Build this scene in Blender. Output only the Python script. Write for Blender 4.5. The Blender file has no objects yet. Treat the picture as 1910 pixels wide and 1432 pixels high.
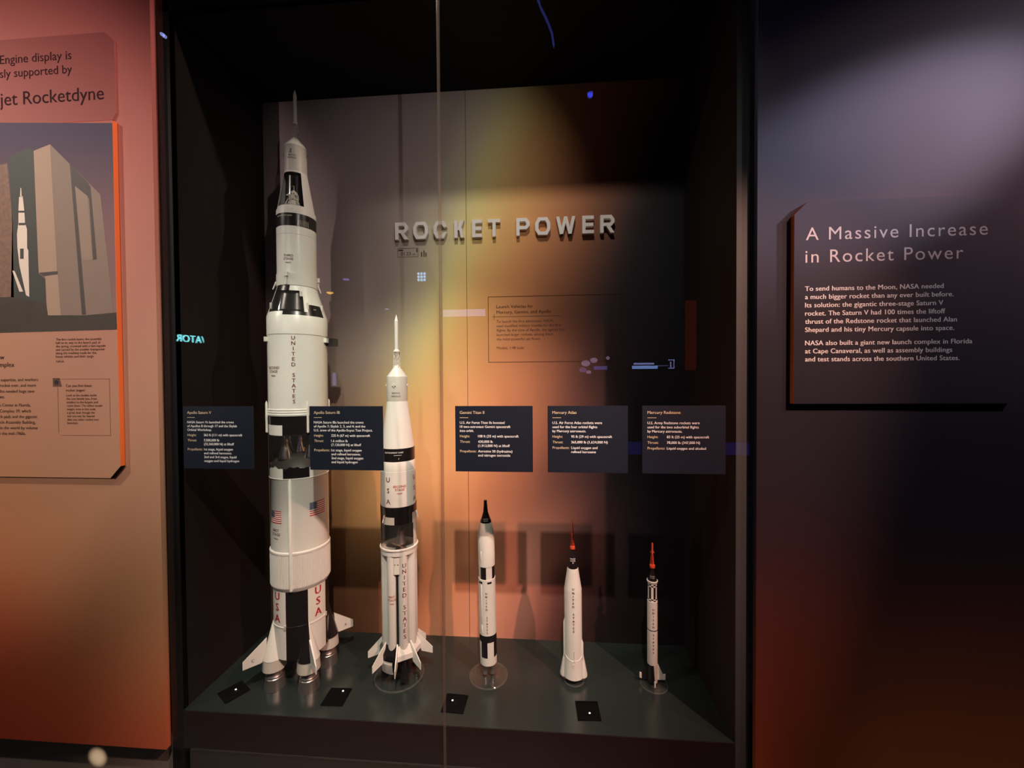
import bpy, math, random
from mathutils import Vector, Matrix

random.seed(7)
S = bpy.context.scene
COL = S.collection
PI = math.pi
D2R = math.radians

# ------------------------------------------------------------------ camera
FPX, YAW, PITCH, ROLL = 740.18, 0.07492, 0.01689, -0.00688
CAM = Vector((0.0, -1.30248, 1.1873))


def cam_axes():
    cy, sy = math.cos(YAW), math.sin(YAW)
    f = Vector((-sy, cy, 0)); r = Vector((cy, sy, 0)); u = Vector((0, 0, 1))
    cp, sp = math.cos(PITCH), math.sin(PITCH)
    f2 = cp * f - sp * u; u2 = sp * f + cp * u
    cr, sr = math.cos(ROLL), math.sin(ROLL)
    return cr * r + sr * u2, -sr * r + cr * u2, f2


CR, CU, CF = cam_axes()
cam_data = bpy.data.cameras.new('camera')
cam_data.sensor_fit = 'HORIZONTAL'
cam_data.sensor_width = 36.0
cam_data.lens = FPX / 1910.0 * 36.0
cam_data.clip_start = 0.02
cam = bpy.data.objects.new('camera', cam_data)
COL.objects.link(cam)
M = Matrix((CR, CU, -CF)).transposed().to_4x4()
M.translation = CAM
cam.matrix_world = M
S.camera = cam

# ------------------------------------------------------------------ world, exposure
S.view_settings.view_transform = 'Standard'
S.view_settings.look = 'None'
S.view_settings.exposure = 0.0
S.view_settings.gamma = 1.0
S.view_settings.use_curve_mapping = False
W = bpy.data.worlds.new('gallery_ambience'); S.world = W
W.use_nodes = True
W.node_tree.nodes['Background'].inputs[0].default_value = (0.55, 0.45, 0.60, 1)
W.node_tree.nodes['Background'].inputs[1].default_value = 0.003


# ------------------------------------------------------------------ lights of the gallery (track spots above the visitor, plus one added low spot)
def spot(name, loc, aim, energy, color, deg, blend=0.6, radius=0.03):
    d = bpy.data.lights.new(name, 'SPOT')
    d.energy = energy; d.color = color; d.spot_size = D2R(deg); d.spot_blend = blend
    d.shadow_soft_size = radius
    o = bpy.data.objects.new(name, d); COL.objects.link(o)
    o.location = loc
    o.rotation_euler = (Vector(aim) - Vector(loc)).to_track_quat('-Z', 'Y').to_euler()
    return o


spot('track_spot_case', (0.12, -1.70, 3.24), (-0.50, 0.30, 0.42), 345, (1.0, 0.91, 0.77), 37, 0.7, 0.026)
spot('track_spot_pale', (-0.63, -0.80, 2.84), (-0.90, 0.18, 0.45), 58, (0.88, 1.0, 0.78), 46, 0.8, 0.025)
spot('track_spot_rose', (1.86, -1.70, 3.10), (-0.05, 0.2, 0.40), 560, (1.0, 0.52, 0.38), 32, 0.8, 0.03)
spot('track_spot_back', (-0.08, -0.95, 3.45), (-0.03, 0.476, 1.55), 105, (1.0, 0.92, 0.80), 50, 1.0, 0.07)
spot('track_spot_title', (0.62, -1.50, 2.45), (-0.55, 0.476, 1.92), 46, (1.0, 0.90, 0.86), 40, 1.0, 0.010)
spot('track_spot_left', (-2.90, -1.2, 3.00), (-1.80, 0.0, 0.55), 150, (1.0, 0.88, 0.76), 84, 0.8, 0.04)
spot('track_spot_front', (-1.845, -3.20, 2.32), (-2.22, 0.0, 1.62), 200, (1.0, 0.84, 0.76), 47, 0.5, 0.010)
spot('track_spot_edge', (1.30, -0.33, 3.15), (-1.50, 0.0, 1.70), 210, (1.0, 0.80, 0.64), 34, 0.7, 0.03)
spot('track_spot_right', (3.1, -1.05, 2.95), (0.97, 0.0, 1.81), 430, (0.84, 0.80, 1.0), 14.5, 1.0, 0.04)
spot('track_spot_panel', (2.6, -1.4, 3.0), (1.25, 0.0, 1.10), 90, (0.98, 0.80, 0.88), 58, 1.0, 0.03)
spot('added_streak_spot', (-1.44, -0.80, -0.24), (-1.655, 0.03, -0.215), 60, (1.0, 0.86, 0.62), 5.6, 1.0, 0.004)  # added low lamp that throws the light streak onto the left plinth


# ------------------------------------------------------------------ pixel helpers (photo measurements -> planes of the place)
def at(px, py, Y):
    d = CF + (px - 955) / FPX * CR - (py - 716) / FPX * CU
    return CAM + d * ((Y - CAM.y) / d.y)


# ------------------------------------------------------------------ materials
def lin(c):
    c = c / 255.0
    return c / 12.92 if c <= 0.04045 else ((c + 0.055) / 1.055) ** 2.4


def rgb(r, g, b):
    return (lin(r), lin(g), lin(b), 1.0)


MATS = {}


def mat(name, color, rough=0.5, metal=0.0, var=0.06, scale=18.0, spec=0.5, coat=0.0, emit=None, emit_s=0.0, bump=0.0):
    if name in MATS: return MATS[name]
    m = bpy.data.materials.new(name); m.use_nodes = True
    nt = m.node_tree; b = nt.nodes['Principled BSDF']
    if len(color) == 3: color = (*color, 1)
    b.inputs['Roughness'].default_value = rough
    b.inputs['Metallic'].default_value = metal
    b.inputs['Specular IOR Level'].default_value = spec
    b.inputs['Coat Weight'].default_value = coat
    if var > 0:
        tc = nt.nodes.new('ShaderNodeTexCoord')
        nz = nt.nodes.new('ShaderNodeTexNoise'); nz.inputs['Scale'].default_value = scale; nz.inputs['Detail'].default_value = 4
        nt.links.new(tc.outputs['Object'], nz.inputs['Vector'])
        mx = nt.nodes.new('ShaderNodeMix'); mx.data_type = 'RGBA'
        mx.inputs['A'].default_value = tuple(max(0, c * (1 - var)) for c in color[:3]) + (1,)
        mx.inputs['B'].default_value = tuple(min(1, c * (1 + var)) for c in color[:3]) + (1,)
        nt.links.new(nz.outputs['Fac'], mx.inputs['Factor'])
        nt.links.new(mx.outputs['Result'], b.inputs['Base Color'])
        if bump > 0:
            bp = nt.nodes.new('ShaderNodeBump'); bp.inputs['Strength'].default_value = bump; bp.inputs['Distance'].default_value = 0.002
            nz2 = nt.nodes.new('ShaderNodeTexNoise'); nz2.inputs['Scale'].default_value = 400
            nt.links.new(tc.outputs['Object'], nz2.inputs['Vector'])
            nt.links.new(nz2.outputs['Fac'], bp.inputs['Height']); nt.links.new(bp.outputs['Normal'], b.inputs['Normal'])
    else:
        b.inputs['Base Color'].default_value = color
    if emit:
        b.inputs['Emission Color'].default_value = (*emit[:3], 1)
        b.inputs['Emission Strength'].default_value = emit_s
    MATS[name] = m
    return m


def glass_mat(name, tint=(1, 1, 1), ior=1.5, rough=0.0, dif=0.0, difcol=(0.5, 0.5, 0.5)):
    m = bpy.data.materials.new(name); m.use_nodes = True
    nt = m.node_tree; nt.nodes.clear()
    out = nt.nodes.new('ShaderNodeOutputMaterial')
    tr = nt.nodes.new('ShaderNodeBsdfTransparent'); tr.inputs[0].default_value = (*tint, 1)
    gl = nt.nodes.new('ShaderNodeBsdfGlossy'); gl.inputs['Roughness'].default_value = rough
    fr = nt.nodes.new('ShaderNodeFresnel')
    ge = nt.nodes.new('ShaderNodeNewGeometry')          # both faces of the pane reflect alike (thin glass, no total reflection inside)
    io = nt.nodes.new('ShaderNodeMapRange'); io.inputs['To Min'].default_value = ior; io.inputs['To Max'].default_value = 1 / ior
    nt.links.new(ge.outputs['Backfacing'], io.inputs['Value']); nt.links.new(io.outputs[0], fr.inputs['IOR'])
    mx = nt.nodes.new('ShaderNodeMixShader')
    nt.links.new(fr.outputs[0], mx.inputs[0]); nt.links.new(tr.outputs[0], mx.inputs[1]); nt.links.new(gl.outputs[0], mx.inputs[2])
    last = mx
    if dif > 0:
        df = nt.nodes.new('ShaderNodeBsdfDiffuse'); df.inputs[0].default_value = (*difcol, 1)
        m2 = nt.nodes.new('ShaderNodeMixShader'); m2.inputs[0].default_value = dif
        nt.links.new(mx.outputs[0], m2.inputs[1]); nt.links.new(df.outputs[0], m2.inputs[2]); last = m2
    nt.links.new(last.outputs[0], out.inputs[0])
    return m


def math_node(nt, op, a, b=None, clamp=False):
    n = nt.nodes.new('ShaderNodeMath'); n.operation = op; n.use_clamp = clamp
    for i, v in enumerate((a, b)):
        if v is None: continue
        if isinstance(v, (int, float)): n.inputs[i].default_value = v
        else: nt.links.new(v, n.inputs[i])
    return n.outputs[0]


def ramp_node(nt, fac, stops, lo, hi):
    mr = nt.nodes.new('ShaderNodeMapRange'); mr.inputs['From Min'].default_value = lo; mr.inputs['From Max'].default_value = hi
    nt.links.new(fac, mr.inputs['Value'])
    r = nt.nodes.new('ShaderNodeValToRGB'); r.color_ramp.interpolation = 'B_SPLINE' if len(stops) > 3 else 'EASE'
    el = r.color_ramp.elements
    while len(el) < len(stops): el.new(0.5)
    for e, (p, c) in zip(el, stops):
        e.position = (p - lo) / (hi - lo); e.color = (*c[:3], 1)
    nt.links.new(mr.outputs[0], r.inputs[0])
    return r.outputs[0]


def print_mat(name, build, rough=0.75, spec=0.25):
    """A printed graphic: colours laid over the wall by world position."""
    m = bpy.data.materials.new(name); m.use_nodes = True
    nt = m.node_tree; b = nt.nodes['Principled BSDF']
    g = nt.nodes.new('ShaderNodeNewGeometry')
    sx = nt.nodes.new('ShaderNodeSeparateXYZ'); nt.links.new(g.outputs['Position'], sx.inputs[0])
    nz = nt.nodes.new('ShaderNodeTexNoise'); nz.inputs['Scale'].default_value = 1.6; nz.inputs['Detail'].default_value = 2
    nt.links.new(g.outputs['Position'], nz.inputs['Vector'])
    wob = math_node(nt, 'MULTIPLY', math_node(nt, 'SUBTRACT', nz.outputs['Fac'], 0.5), 0.16)
    col = build(nt, sx.outputs[0], sx.outputs[2], wob)
    nt.links.new(col, b.inputs['Base Color'])
    b.inputs['Roughness'].default_value = rough; b.inputs['Specular IOR Level'].default_value = spec
    return m


def mixc(nt, fac, a, b):
    mx = nt.nodes.new('ShaderNodeMix'); mx.data_type = 'RGBA'
    nt.links.new(fac, mx.inputs['Factor']); nt.links.new(a, mx.inputs['A']); nt.links.new(b, mx.inputs['B'])
    return mx.outputs['Result']


def build_back(nt, x, z, wob):
    u = math_node(nt, 'ADD', math_node(nt, 'SUBTRACT', x, math_node(nt, 'MULTIPLY', math_node(nt, 'SUBTRACT', z, 1.8), 0.40)), wob)
    top = ramp_node(nt, u, [(-1.2, (.30, .22, .22)), (-.62, (.36, .29, .27)), (-.45, (.62, .55, .36)), (-.34, (.82, .72, .28)), (-.20, (.82, .46, .15)),
                            (-.02, (.62, .24, .09)), (.16, (.34, .12, .055)), (.34, (.035, .022, .025)), (.50, (.008, .008, .014))], -1.3, 0.8)
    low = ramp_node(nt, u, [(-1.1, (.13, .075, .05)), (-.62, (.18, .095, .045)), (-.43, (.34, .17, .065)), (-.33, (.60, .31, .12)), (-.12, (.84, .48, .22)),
                            (.08, (.70, .29, .135)), (.30, (.33, .125, .075)), (.46, (.09, .038, .034)), (.68, (.012, .008, .012))], -1.3, 0.8)  # left browns of low and foot also paint in the tallest rocket's shade
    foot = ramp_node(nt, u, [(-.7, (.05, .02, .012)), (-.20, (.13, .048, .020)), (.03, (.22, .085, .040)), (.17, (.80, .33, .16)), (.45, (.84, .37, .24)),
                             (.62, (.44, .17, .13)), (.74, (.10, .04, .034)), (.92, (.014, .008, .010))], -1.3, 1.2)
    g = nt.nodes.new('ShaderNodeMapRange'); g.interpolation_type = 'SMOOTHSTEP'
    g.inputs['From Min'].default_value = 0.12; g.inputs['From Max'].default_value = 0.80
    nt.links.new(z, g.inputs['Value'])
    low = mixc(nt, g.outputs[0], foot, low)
    f = nt.nodes.new('ShaderNodeMapRange'); f.interpolation_type = 'SMOOTHSTEP'
    f.inputs['From Min'].default_value = 0.75; f.inputs['From Max'].default_value = 1.65
    nt.links.new(z, f.inputs['Value'])
    return mixc(nt, f.outputs[0], low, top)


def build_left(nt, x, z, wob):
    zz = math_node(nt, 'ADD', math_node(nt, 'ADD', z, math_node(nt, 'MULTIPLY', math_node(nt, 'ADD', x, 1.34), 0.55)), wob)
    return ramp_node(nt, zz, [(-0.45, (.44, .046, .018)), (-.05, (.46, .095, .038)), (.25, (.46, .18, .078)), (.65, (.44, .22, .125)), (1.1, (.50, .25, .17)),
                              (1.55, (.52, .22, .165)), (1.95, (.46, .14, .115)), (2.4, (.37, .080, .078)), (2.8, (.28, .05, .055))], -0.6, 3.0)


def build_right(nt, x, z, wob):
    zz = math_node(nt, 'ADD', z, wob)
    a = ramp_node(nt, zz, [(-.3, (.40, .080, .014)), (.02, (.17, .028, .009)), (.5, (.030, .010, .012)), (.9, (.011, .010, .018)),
                           (1.4, (.010, .010, .018)), (1.8, (.050, .048, .070)), (2.2, (.21, .20, .26)), (2.9, (.20, .19, .25))], -0.5, 3.0)  # a is darkened beside the case to paint out the rose lamp's spill
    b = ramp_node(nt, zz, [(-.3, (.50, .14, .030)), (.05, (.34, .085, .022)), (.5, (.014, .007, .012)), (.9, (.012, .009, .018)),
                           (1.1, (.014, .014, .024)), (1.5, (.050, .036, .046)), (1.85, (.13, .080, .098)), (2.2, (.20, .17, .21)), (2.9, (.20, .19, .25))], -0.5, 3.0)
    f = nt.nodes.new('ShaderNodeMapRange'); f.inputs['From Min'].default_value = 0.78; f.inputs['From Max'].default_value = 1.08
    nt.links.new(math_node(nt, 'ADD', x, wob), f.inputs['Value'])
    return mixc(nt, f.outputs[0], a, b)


M_BACK = print_mat('plume_print_with_shade', build_back, 0.6, 0.3)
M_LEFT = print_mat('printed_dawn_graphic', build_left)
def build_sign(nt, x, z, wob):
    c = build_left(nt, x, z, wob)
    n = nt.nodes.new('ShaderNodeMix'); n.data_type = 'RGBA'; n.blend_type = 'MULTIPLY'; n.inputs['Factor'].default_value = 1.0
    nt.links.new(c, n.inputs['A']); n.inputs['B'].default_value = (.70, .62, .66, 1)
    return n.outputs['Result']


M_SIGN = print_mat('printed_sign_rose', build_sign)
M_RIGHT = print_mat('dusk_print_with_shade', build_right)
M_GLASS = glass_mat('case_glass')
M_ACRYL = glass_mat('clear_acrylic', (0.97, 0.98, 0.97), 1.49, 0.02, 0.012, (0.6, 0.62, 0.6))
M_RIM = glass_mat('acrylic_rim', (0.95, 0.96, 0.95), 1.49, 0.05, 0.08, (0.75, 0.76, 0.74))
M_JOINT = glass_mat('silicone_joint', (0.84, 0.79, 0.75), 1.45, 0.2, 0.11, (0.32, 0.25, 0.21))
M_CLEARW = glass_mat('clear_window_plastic', (0.9, 0.88, 0.86), 1.5, 0.05, 0.03, (0.5, 0.48, 0.45))
M_WHITE = mat('white_model_paint', (.78, .76, .70), .32, var=.03, coat=.15)
M_WHITE2 = mat('satin_white_plastic', (.76, .73, .68), .45, var=.03)
M_GREYW = mat('pale_grey_model_paint', (.56, .53, .47), .42, var=.04)
M_BLACK = mat('black_model_paint', (.012, .010, .011), .25, var=.1, coat=.2)
M_DARKIN = mat('dark_model_interior', (.035, .030, .028), .5, var=.2)
M_SILVER = mat('brushed_nozzle_metal', (.46, .42, .40), .34, .9, var=.08, scale=60)
M_CHROME = mat('bright_engine_metal', (.72, .69, .64), .22, 1.0, var=.04)
M_REDTXT = mat('red_decal', (.46, .025, .022), .5, var=.05)
M_DKRED = mat('dark_red_decal', (.15, .022, .028), .5, var=.05)
M_BLUE = mat('flag_blue_decal', (.035, .04, .12), .5, var=.05)
M_GREYTXT = mat('grey_decal', (.09, .075, .07), .5, var=.05)
M_WHTXT = mat('white_decal', (.80, .78, .74), .5, var=.03)
M_TOWER = mat('red_tower_plastic', (.70, .085, .035), .35, var=.06)
M_STEELY = mat('grey_lattice_plastic', (.42, .40, .36), .45, var=.06)
M_DECK = mat('slate_deck', (.022, .030, .028), .24, var=.12, scale=9, spec=.6)
M_CASEBLK = mat('case_black_paint', (.006, .005, .006), .7, spec=.2, var=.2, scale=6)
M_SIDE = mat('case_side_panel', (.012, .004, .004), .6, var=.2, scale=5)
M_FASCIA = mat('dark_fascia', (.016, .006, .006), .5, var=.2, scale=5)
M_POST = mat('grey_post_metal', (.085, .090, .092), .45, .2, var=.08)
M_PLINTH = mat('plinth_grey', (.22, .17, .14), .6, var=.1, scale=5)
M_ORANGE = mat('orange_panel_edge', (1.0, .20, .045), .55, var=.03)
M_PLATE = mat('caption_plate_navy', (.0060, .0085, .018), .55, spec=.3, var=.1)
M_TAN = mat('tan_lettering', (.60, .46, .30), .6, var=.03)
M_LABELW = mat('white_lettering', (.80, .77, .76), .6, var=.02)
M_PALETXT = mat('pale_rose_lettering', (.62, .50, .47), .6, var=.02)
M_BROWN = mat('brown_printed_ink', (.045, .018, .014), .8, spec=.1, var=.05)
M_INK = mat('dark_printed_ink', (.030, .016, .018), .7, var=.05)
M_LETTER = mat('pale_grey_letter', (.84, .78, .74), .5, var=.05)
M_SIGNTXT = mat('maroon_lettering', (.030, .006, .009), .8, spec=.1, var=.05)
M_ROOM = mat('gallery_dark_paint', (.010, .008, .011), .8, var=.15, scale=2)
M_FLOOR = mat('gallery_floor', (.03, .026, .024), .5, var=.2, scale=4)
M_FIXTURE = mat('fixture_black', (.002, .0015, .002), .8, spec=.08, var=.1)


# ------------------------------------------------------------------ mesh builder
class MB:
    def __init__(self): self.v = []; self.f = []; self.m = []; self.s = []

    def face(self, idx, m=0, smooth=False): self.f.append(tuple(idx)); self.m.append(m); self.s.append(smooth)

    def vert(self, p): self.v.append(tuple(p)); return len(self.v) - 1

    def box(self, x0, x1, y0, y1, z0, z1, m=0, ms=None):
        b = len(self.v)
        for z in (z0, z1):
            for x, y in ((x0, y0), (x1, y0), (x1, y1), (x0, y1)): self.v.append((x, y, z))
        names = ('bottom', 'top', 'front', 'right', 'back', 'left')
        for n, q in zip(names, ((3, 2, 1, 0), (4, 5, 6, 7), (0, 1, 5, 4), (1, 2, 6, 5), (2, 3, 7, 6), (3, 0, 4, 7))):
            self.face([b + i for i in q], (ms or {}).get(n, m))
        return self

    def prism(self, pts, axis, d0, d1, m=0, mside=None, msides=None):
        """pts: 2-D outline; axis 'y' -> (x,z) outline extruded from y=d0 (front) to y=d1."""
        n = len(pts); b = len(self.v)
        for d in (d0, d1):
            for p in pts: self.v.append((p[0], d, p[1]) if axis == 'y' else (p[0], p[1], d))
        area = sum(pts[i][0] * pts[(i + 1) % n][1] - pts[(i + 1) % n][0] * pts[i][1] for i in range(n))
        ccw = area > 0
        front = list(range(b, b + n)); back = list(range(b + n, b + 2 * n))
        if (axis == 'y') == ccw: self.face(front, m); self.face(back[::-1], m)
        else: self.face(front[::-1], m); self.face(back, m)
        for i in range(n):
            j = (i + 1) % n
            q = [front[i], front[j], back[j], back[i]]
            if (axis == 'y') == ccw: q = q[::-1]
            mm = msides[i] if msides else (mside if mside is not None else m)
            self.face(q, mm)
        return self

    def lathe(self, prof, seg=64, m=0, cx=0, cy=0, a0=0.0, a1=2 * PI, caps=True, mf=None, smooth=True, rf=None):
        """prof [(r,z),...] from top or bottom; mf(i, angle_deg) -> material index or None to leave the face open."""
        full = abs((a1 - a0) - 2 * PI) < 1e-6
        n = seg if full else seg + 1
        rows = []
        for k, (r, z) in enumerate(prof):
            row = []
            for i in range(n):
                a = a0 + (a1 - a0) * i / seg
                rr = rf(k, a, r) if rf else r
                row.append(self.vert((cx + rr * math.cos(a), cy + rr * math.sin(a), z)))
            rows.append(row)
        up = prof[-1][1] > prof[0][1] or (prof[-1][1] == prof[0][1] and prof[-1][0] < prof[0][0])
        for k in range(len(prof) - 1):
            for i in range(seg):
                j = (i + 1) % n
                a = math.degrees(a0 + (a1 - a0) * (i + .5) / seg)
                mm = mf(k, a) if mf else m
                if mm is None: continue
                q = [rows[k][i], rows[k][j], rows[k + 1][j], rows[k + 1][i]]
                self.face(q if up else q[::-1], mm, smooth)
        if caps and full:
            for row, end in ((rows[0], 0), (rows[-1], 1)):
                if prof[-end][0] > 1e-5:
                    flip = (end == 0) == up
                    mm = (mf(0 if end == 0 else len(prof) - 2, 0) if mf else m)
                    self.face(row[::-1] if flip else row, mm or 0)
        return self

    def tube(self, p0, p1, r, seg=8, m=0, r1=None):
        p0 = Vector(p0); p1 = Vector(p1); d = (p1 - p0).normalized()
        a = d.orthogonal().normalized(); c = d.cross(a); b = len(self.v)
        for p, rr in ((p0, r), (p1, r if r1 is None else r1)):
            for i in range(seg):
                t = 2 * PI * i / seg
                self.v.append(tuple(p + rr * (a * math.cos(t) + c * math.sin(t))))
        for i in range(seg):
            j = (i + 1) % seg
            self.face((b + i, b + j, b + seg + j, b + seg + i), m, True)
        self.face([b + i for i in range(seg)][::-1], m); self.face([b + seg + i for i in range(seg)], m)
        return self

    def sphere(self, c, r, seg=12, m=0, sz=1.0):
        return self.lathe([(max(1e-6, r * math.sin(PI * k / 8)), c[2] - r * sz * math.cos(PI * k / 8)) for k in range(9)], seg, m, c[0], c[1], caps=False)

    def plate(self, pts3, nrm, th, m=0):
        """flat polygon pts3 thickened by th along nrm (centred)."""
        nrm = Vector(nrm).normalized() * th / 2; n = len(pts3); b = len(self.v)
        for s in (1, -1):
            for p in pts3: self.v.append(tuple(Vector(p) + s * nrm))
        self.face(list(range(b, b + n)), m); self.face(list(range(b + n, b + 2 * n))[::-1], m)
        for i in range(n):
            j = (i + 1) % n
            self.face((b + i, b + n + i, b + n + j, b + j), m)
        return self

    def build(self, name, mats, parent=None, loc=(0, 0, 0), fix=True):
        me = bpy.data.meshes.new(name)
        me.from_pydata(self.v, [], self.f)
        for m in (mats if isinstance(mats, (list, tuple)) else [mats]): me.materials.append(m)
        me.polygons.foreach_set('material_index', self.m)
        me.polygons.foreach_set('use_smooth', self.s)
        me.update()
        if any(self.s):
            try: me.set_sharp_from_angle(angle=D2R(35))
            except Exception: pass
        o = bpy.data.objects.new(name, me); COL.objects.link(o)
        if parent: o.parent = parent
        o.location = loc
        return o


def tag(o, label=None, cat=None, group=None, kind=None):
    if label: o['label'] = label
    if cat: o['category'] = cat
    if group: o['group'] = group
    if kind: o['kind'] = kind
    return o


def thing(name, label, cat, loc=(0, 0, 0), group=None, rot=(0, 0, 0)):
    o = bpy.data.objects.new(name, None); COL.objects.link(o)
    o.location = loc; o.rotation_euler = rot; o.empty_display_size = 0.05
    return tag(o, label, cat, group)


def struct(o): o['kind'] = 'structure'; return o


# ------------------------------------------------------------------ lettering
_TC = {}


def glyphs(s, bold=0.0, res=3, spacing=1.0):
    """2-D mesh of a line of text at size 1: (verts, faces, width)"""
    bold = 0
    key = (s, bold, res, spacing)
    if key in _TC: return _TC[key]
    cu = bpy.data.curves.new('t', 'FONT'); cu.body = s; cu.size = 1.0; cu.resolution_u = res
    cu.space_character = spacing; cu.fill_mode = 'FRONT'
    ob = bpy.data.objects.new('t', cu); COL.objects.link(ob)
    dg = bpy.context.evaluated_depsgraph_get()
    me = bpy.data.meshes.new_from_object(ob.evaluated_get(dg))
    vs = [(v.co.x, v.co.y) for v in me.vertices]; fs = [tuple(p.vertices) for p in me.polygons]
    bpy.data.objects.remove(ob); bpy.data.curves.remove(cu); bpy.data.meshes.remove(me)
    x0 = min((v[0] for v in vs), default=0); x1 = max((v[0] for v in vs), default=0)
    vs = [(x - x0, y) for x, y in vs]
    _TC[key] = (vs, fs, x1 - x0)
    return _TC[key]


def add_text(mb, s, x, z, y, size, m=0, bold=0.0, res=3, spacing=1.0, align='L', sx=1.0, th=0.0004):
    """text standing in a plane of constant y, facing -y, as a thin raised layer"""
    vs, fs, w = glyphs(s, bold, res, spacing)
    off = {'L': 0, 'C': -w * size * sx / 2, 'R': -w * size * sx}[align]
    for k, dx in enumerate((0, -bold, bold) if bold > 0 else (0,)):
        b = len(mb.v)
        for vx, vy in vs: mb.v.append((x + off + (vx + dx) * size * sx, y - th - k * .00006, z + vy * size))
        for f in fs: mb.face([b + i for i in f], m)
    return w * size * sx


def text_size(s, width, bold=0.0, spacing=1.0):
    return width / glyphs(s, bold, 3, spacing)[2]


def wrap_char(mb, s, a_deg, z, R, size, m=0, bold=0.0, sx=1.0, lift=0.0007, slant=0.0, res=2):
    """text centred at angle a on a cylinder of radius R(z) about the local z axis, baseline z"""
    vs, fs, w = glyphs(s, bold, res)
    Rf = R if callable(R) else (lambda zz: R)
    for k, dx in enumerate((0, -bold, bold) if bold > 0 else (0,)):
        b = len(mb.v)
        for vx, vy in vs:
            zz = z + vy * size
            rr = Rf(zz) + lift + k * .00006
            a = D2R(a_deg) + (vx + dx - w / 2) * size * sx / rr
            mb.v.append((rr * math.cos(a), rr * math.sin(a), zz))
        for f in fs: mb.face([b + i for i in f], m)


def stack(mb, word, a_deg, ztop, zbot, R, size, m=0, bold=0.01, sx=1.0):
    n = len(word)
    for i, ch in enumerate(word):
        if ch == ' ': continue
        z = ztop + (zbot - ztop) * i / (n - 1) - size * 0.7
        wrap_char(mb, ch, a_deg, z, R, size, m, bold, sx)


# ------------------------------------------------------------------ the setting
YB, ZT = 0.4756, 2.472
XL, XR = -1.290, 0.617
FLZ = -0.34
struct(MB().box(-3.4, 3.4, -5.2, 0.6, FLZ - .05, FLZ).build('floor', M_FLOOR))
struct(MB().box(-3.4, 3.4, -5.2, 0.6, 3.75, 3.8).build('ceiling', M_ROOM))
struct(MB().box(-3.4, 3.4, -5.25, -5.2, FLZ, 3.75).build('wall_far', M_ROOM))
struct(MB().box(-6.2, -3.4, -5.25, -5.2, FLZ, 3.75).build('wall_hall', M_ROOM))
# left wall panel (printed), right wall panel (printed)
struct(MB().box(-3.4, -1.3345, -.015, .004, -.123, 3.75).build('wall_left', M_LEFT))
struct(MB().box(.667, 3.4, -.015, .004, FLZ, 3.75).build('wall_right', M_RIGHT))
struct(MB().box(-3.4, -1.43, .030, .05, FLZ, -.123).box(-1.428, -1.335, .028, .05, FLZ, -.123).build('baseboard_left', M_PLINTH))
struct(MB().box(-1.262, .660, .004, .03, FLZ, -.1365).build('baseboard_case', mat('case_plinth', (.026, .021, .019), .6)))
struct(MB().box(-1.3345, .667, .031, .06, FLZ, -.10).build('wall_below', M_CASEBLK))
# case interior
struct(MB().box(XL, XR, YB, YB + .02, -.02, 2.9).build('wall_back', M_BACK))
struct(MB().box(XL - .03, XL, .012, YB + .02, -.13, 2.9).build('wall_case_left', M_SIDE))
struct(MB().box(XR, XR + .03, .012, YB + .02, -.13, 2.9).build('wall_case_right', M_SIDE))
struct(MB().box(XL, XR, .012, YB, ZT, ZT + .05).build('ceiling_case', M_CASEBLK))
struct(MB().box(XL, XR, .012, YB, -.02, 0).build('floor_case', M_DECK))
struct(MB().box(XL, XR, .010, .0119, -.1365, -.0015).build('trim_fascia', M_FASCIA))
struct(MB().box(-1.3345, XL, .010, .031, -.34, 3.0).build('trim_left', M_CASEBLK))
struct(MB().box(XR, .655, .010, .0118, -.34, 3.0).build('trim_right', M_POST))
struct(MB().box(-1.3345, .667, .010, .03, ZT + .0, 3.75).build('wall_header', M_CASEBLK))
# seam of the back graphic
xs = -.3352
struct(MB().box(xs - .0008, xs + .0008, YB - .0006, YB, 0, ZT).build('trim_seam', M_BROWN))
# glass panes with their joint
XJ = -.3345
struct(MB().box(-1.334, XJ - .0045, 0, .008, -.1365, 3.0).build('window_1', M_GLASS))
struct(MB().box(XJ + .0045, .660, 0, .008, -.1365, 3.0).build('window_2', M_GLASS))
struct(MB().box(XJ - .0045, XJ + .0045, .0005, .0075, -.1365, 3.0).build('trim_joint', M_JOINT))


# ------------------------------------------------------------------ raised sign letters on the back graphic
def strokes_mesh(polys, w, y0, y1):
    """polys: closed outlines (x,z) possibly with holes given as quads"""
    mb = MB()
    for p in polys: mb.prism(p, 'y', y0, y1)
    return mb


def seg_poly(path, w, closed=False):
    """mitred quads along a polyline"""
    out = []; n = len(path)
    P = [Vector(p) for p in path]
    L = []; R = []
    for i in range(n):
        if closed: a, b, c = P[i - 1], P[i], P[(i + 1) % n]
        else: a, b, c = P[max(0, i - 1)], P[i], P[min(n - 1, i + 1)]
        d1 = (b - a).normalized() if (b - a).length > 1e-9 else None
        d2 = (c - b).normalized() if (c - b).length > 1e-9 else None
        d1 = d1 or d2; d2 = d2 or d1
        n1 = Vector((-d1.y, d1.x)); n2 = Vector((-d2.y, d2.x))
        mv = (n1 + n2).normalized(); k = w / 2 / max(.35, mv.dot(n1))
        L.append(b + mv * k); R.append(b - mv * k)
    m = n if closed else n - 1
    for i in range(m):
        j = (i + 1) % n
        out.append([tuple(L[i]), tuple(R[i]), tuple(R[j]), tuple(L[j])])
    return out


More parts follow.
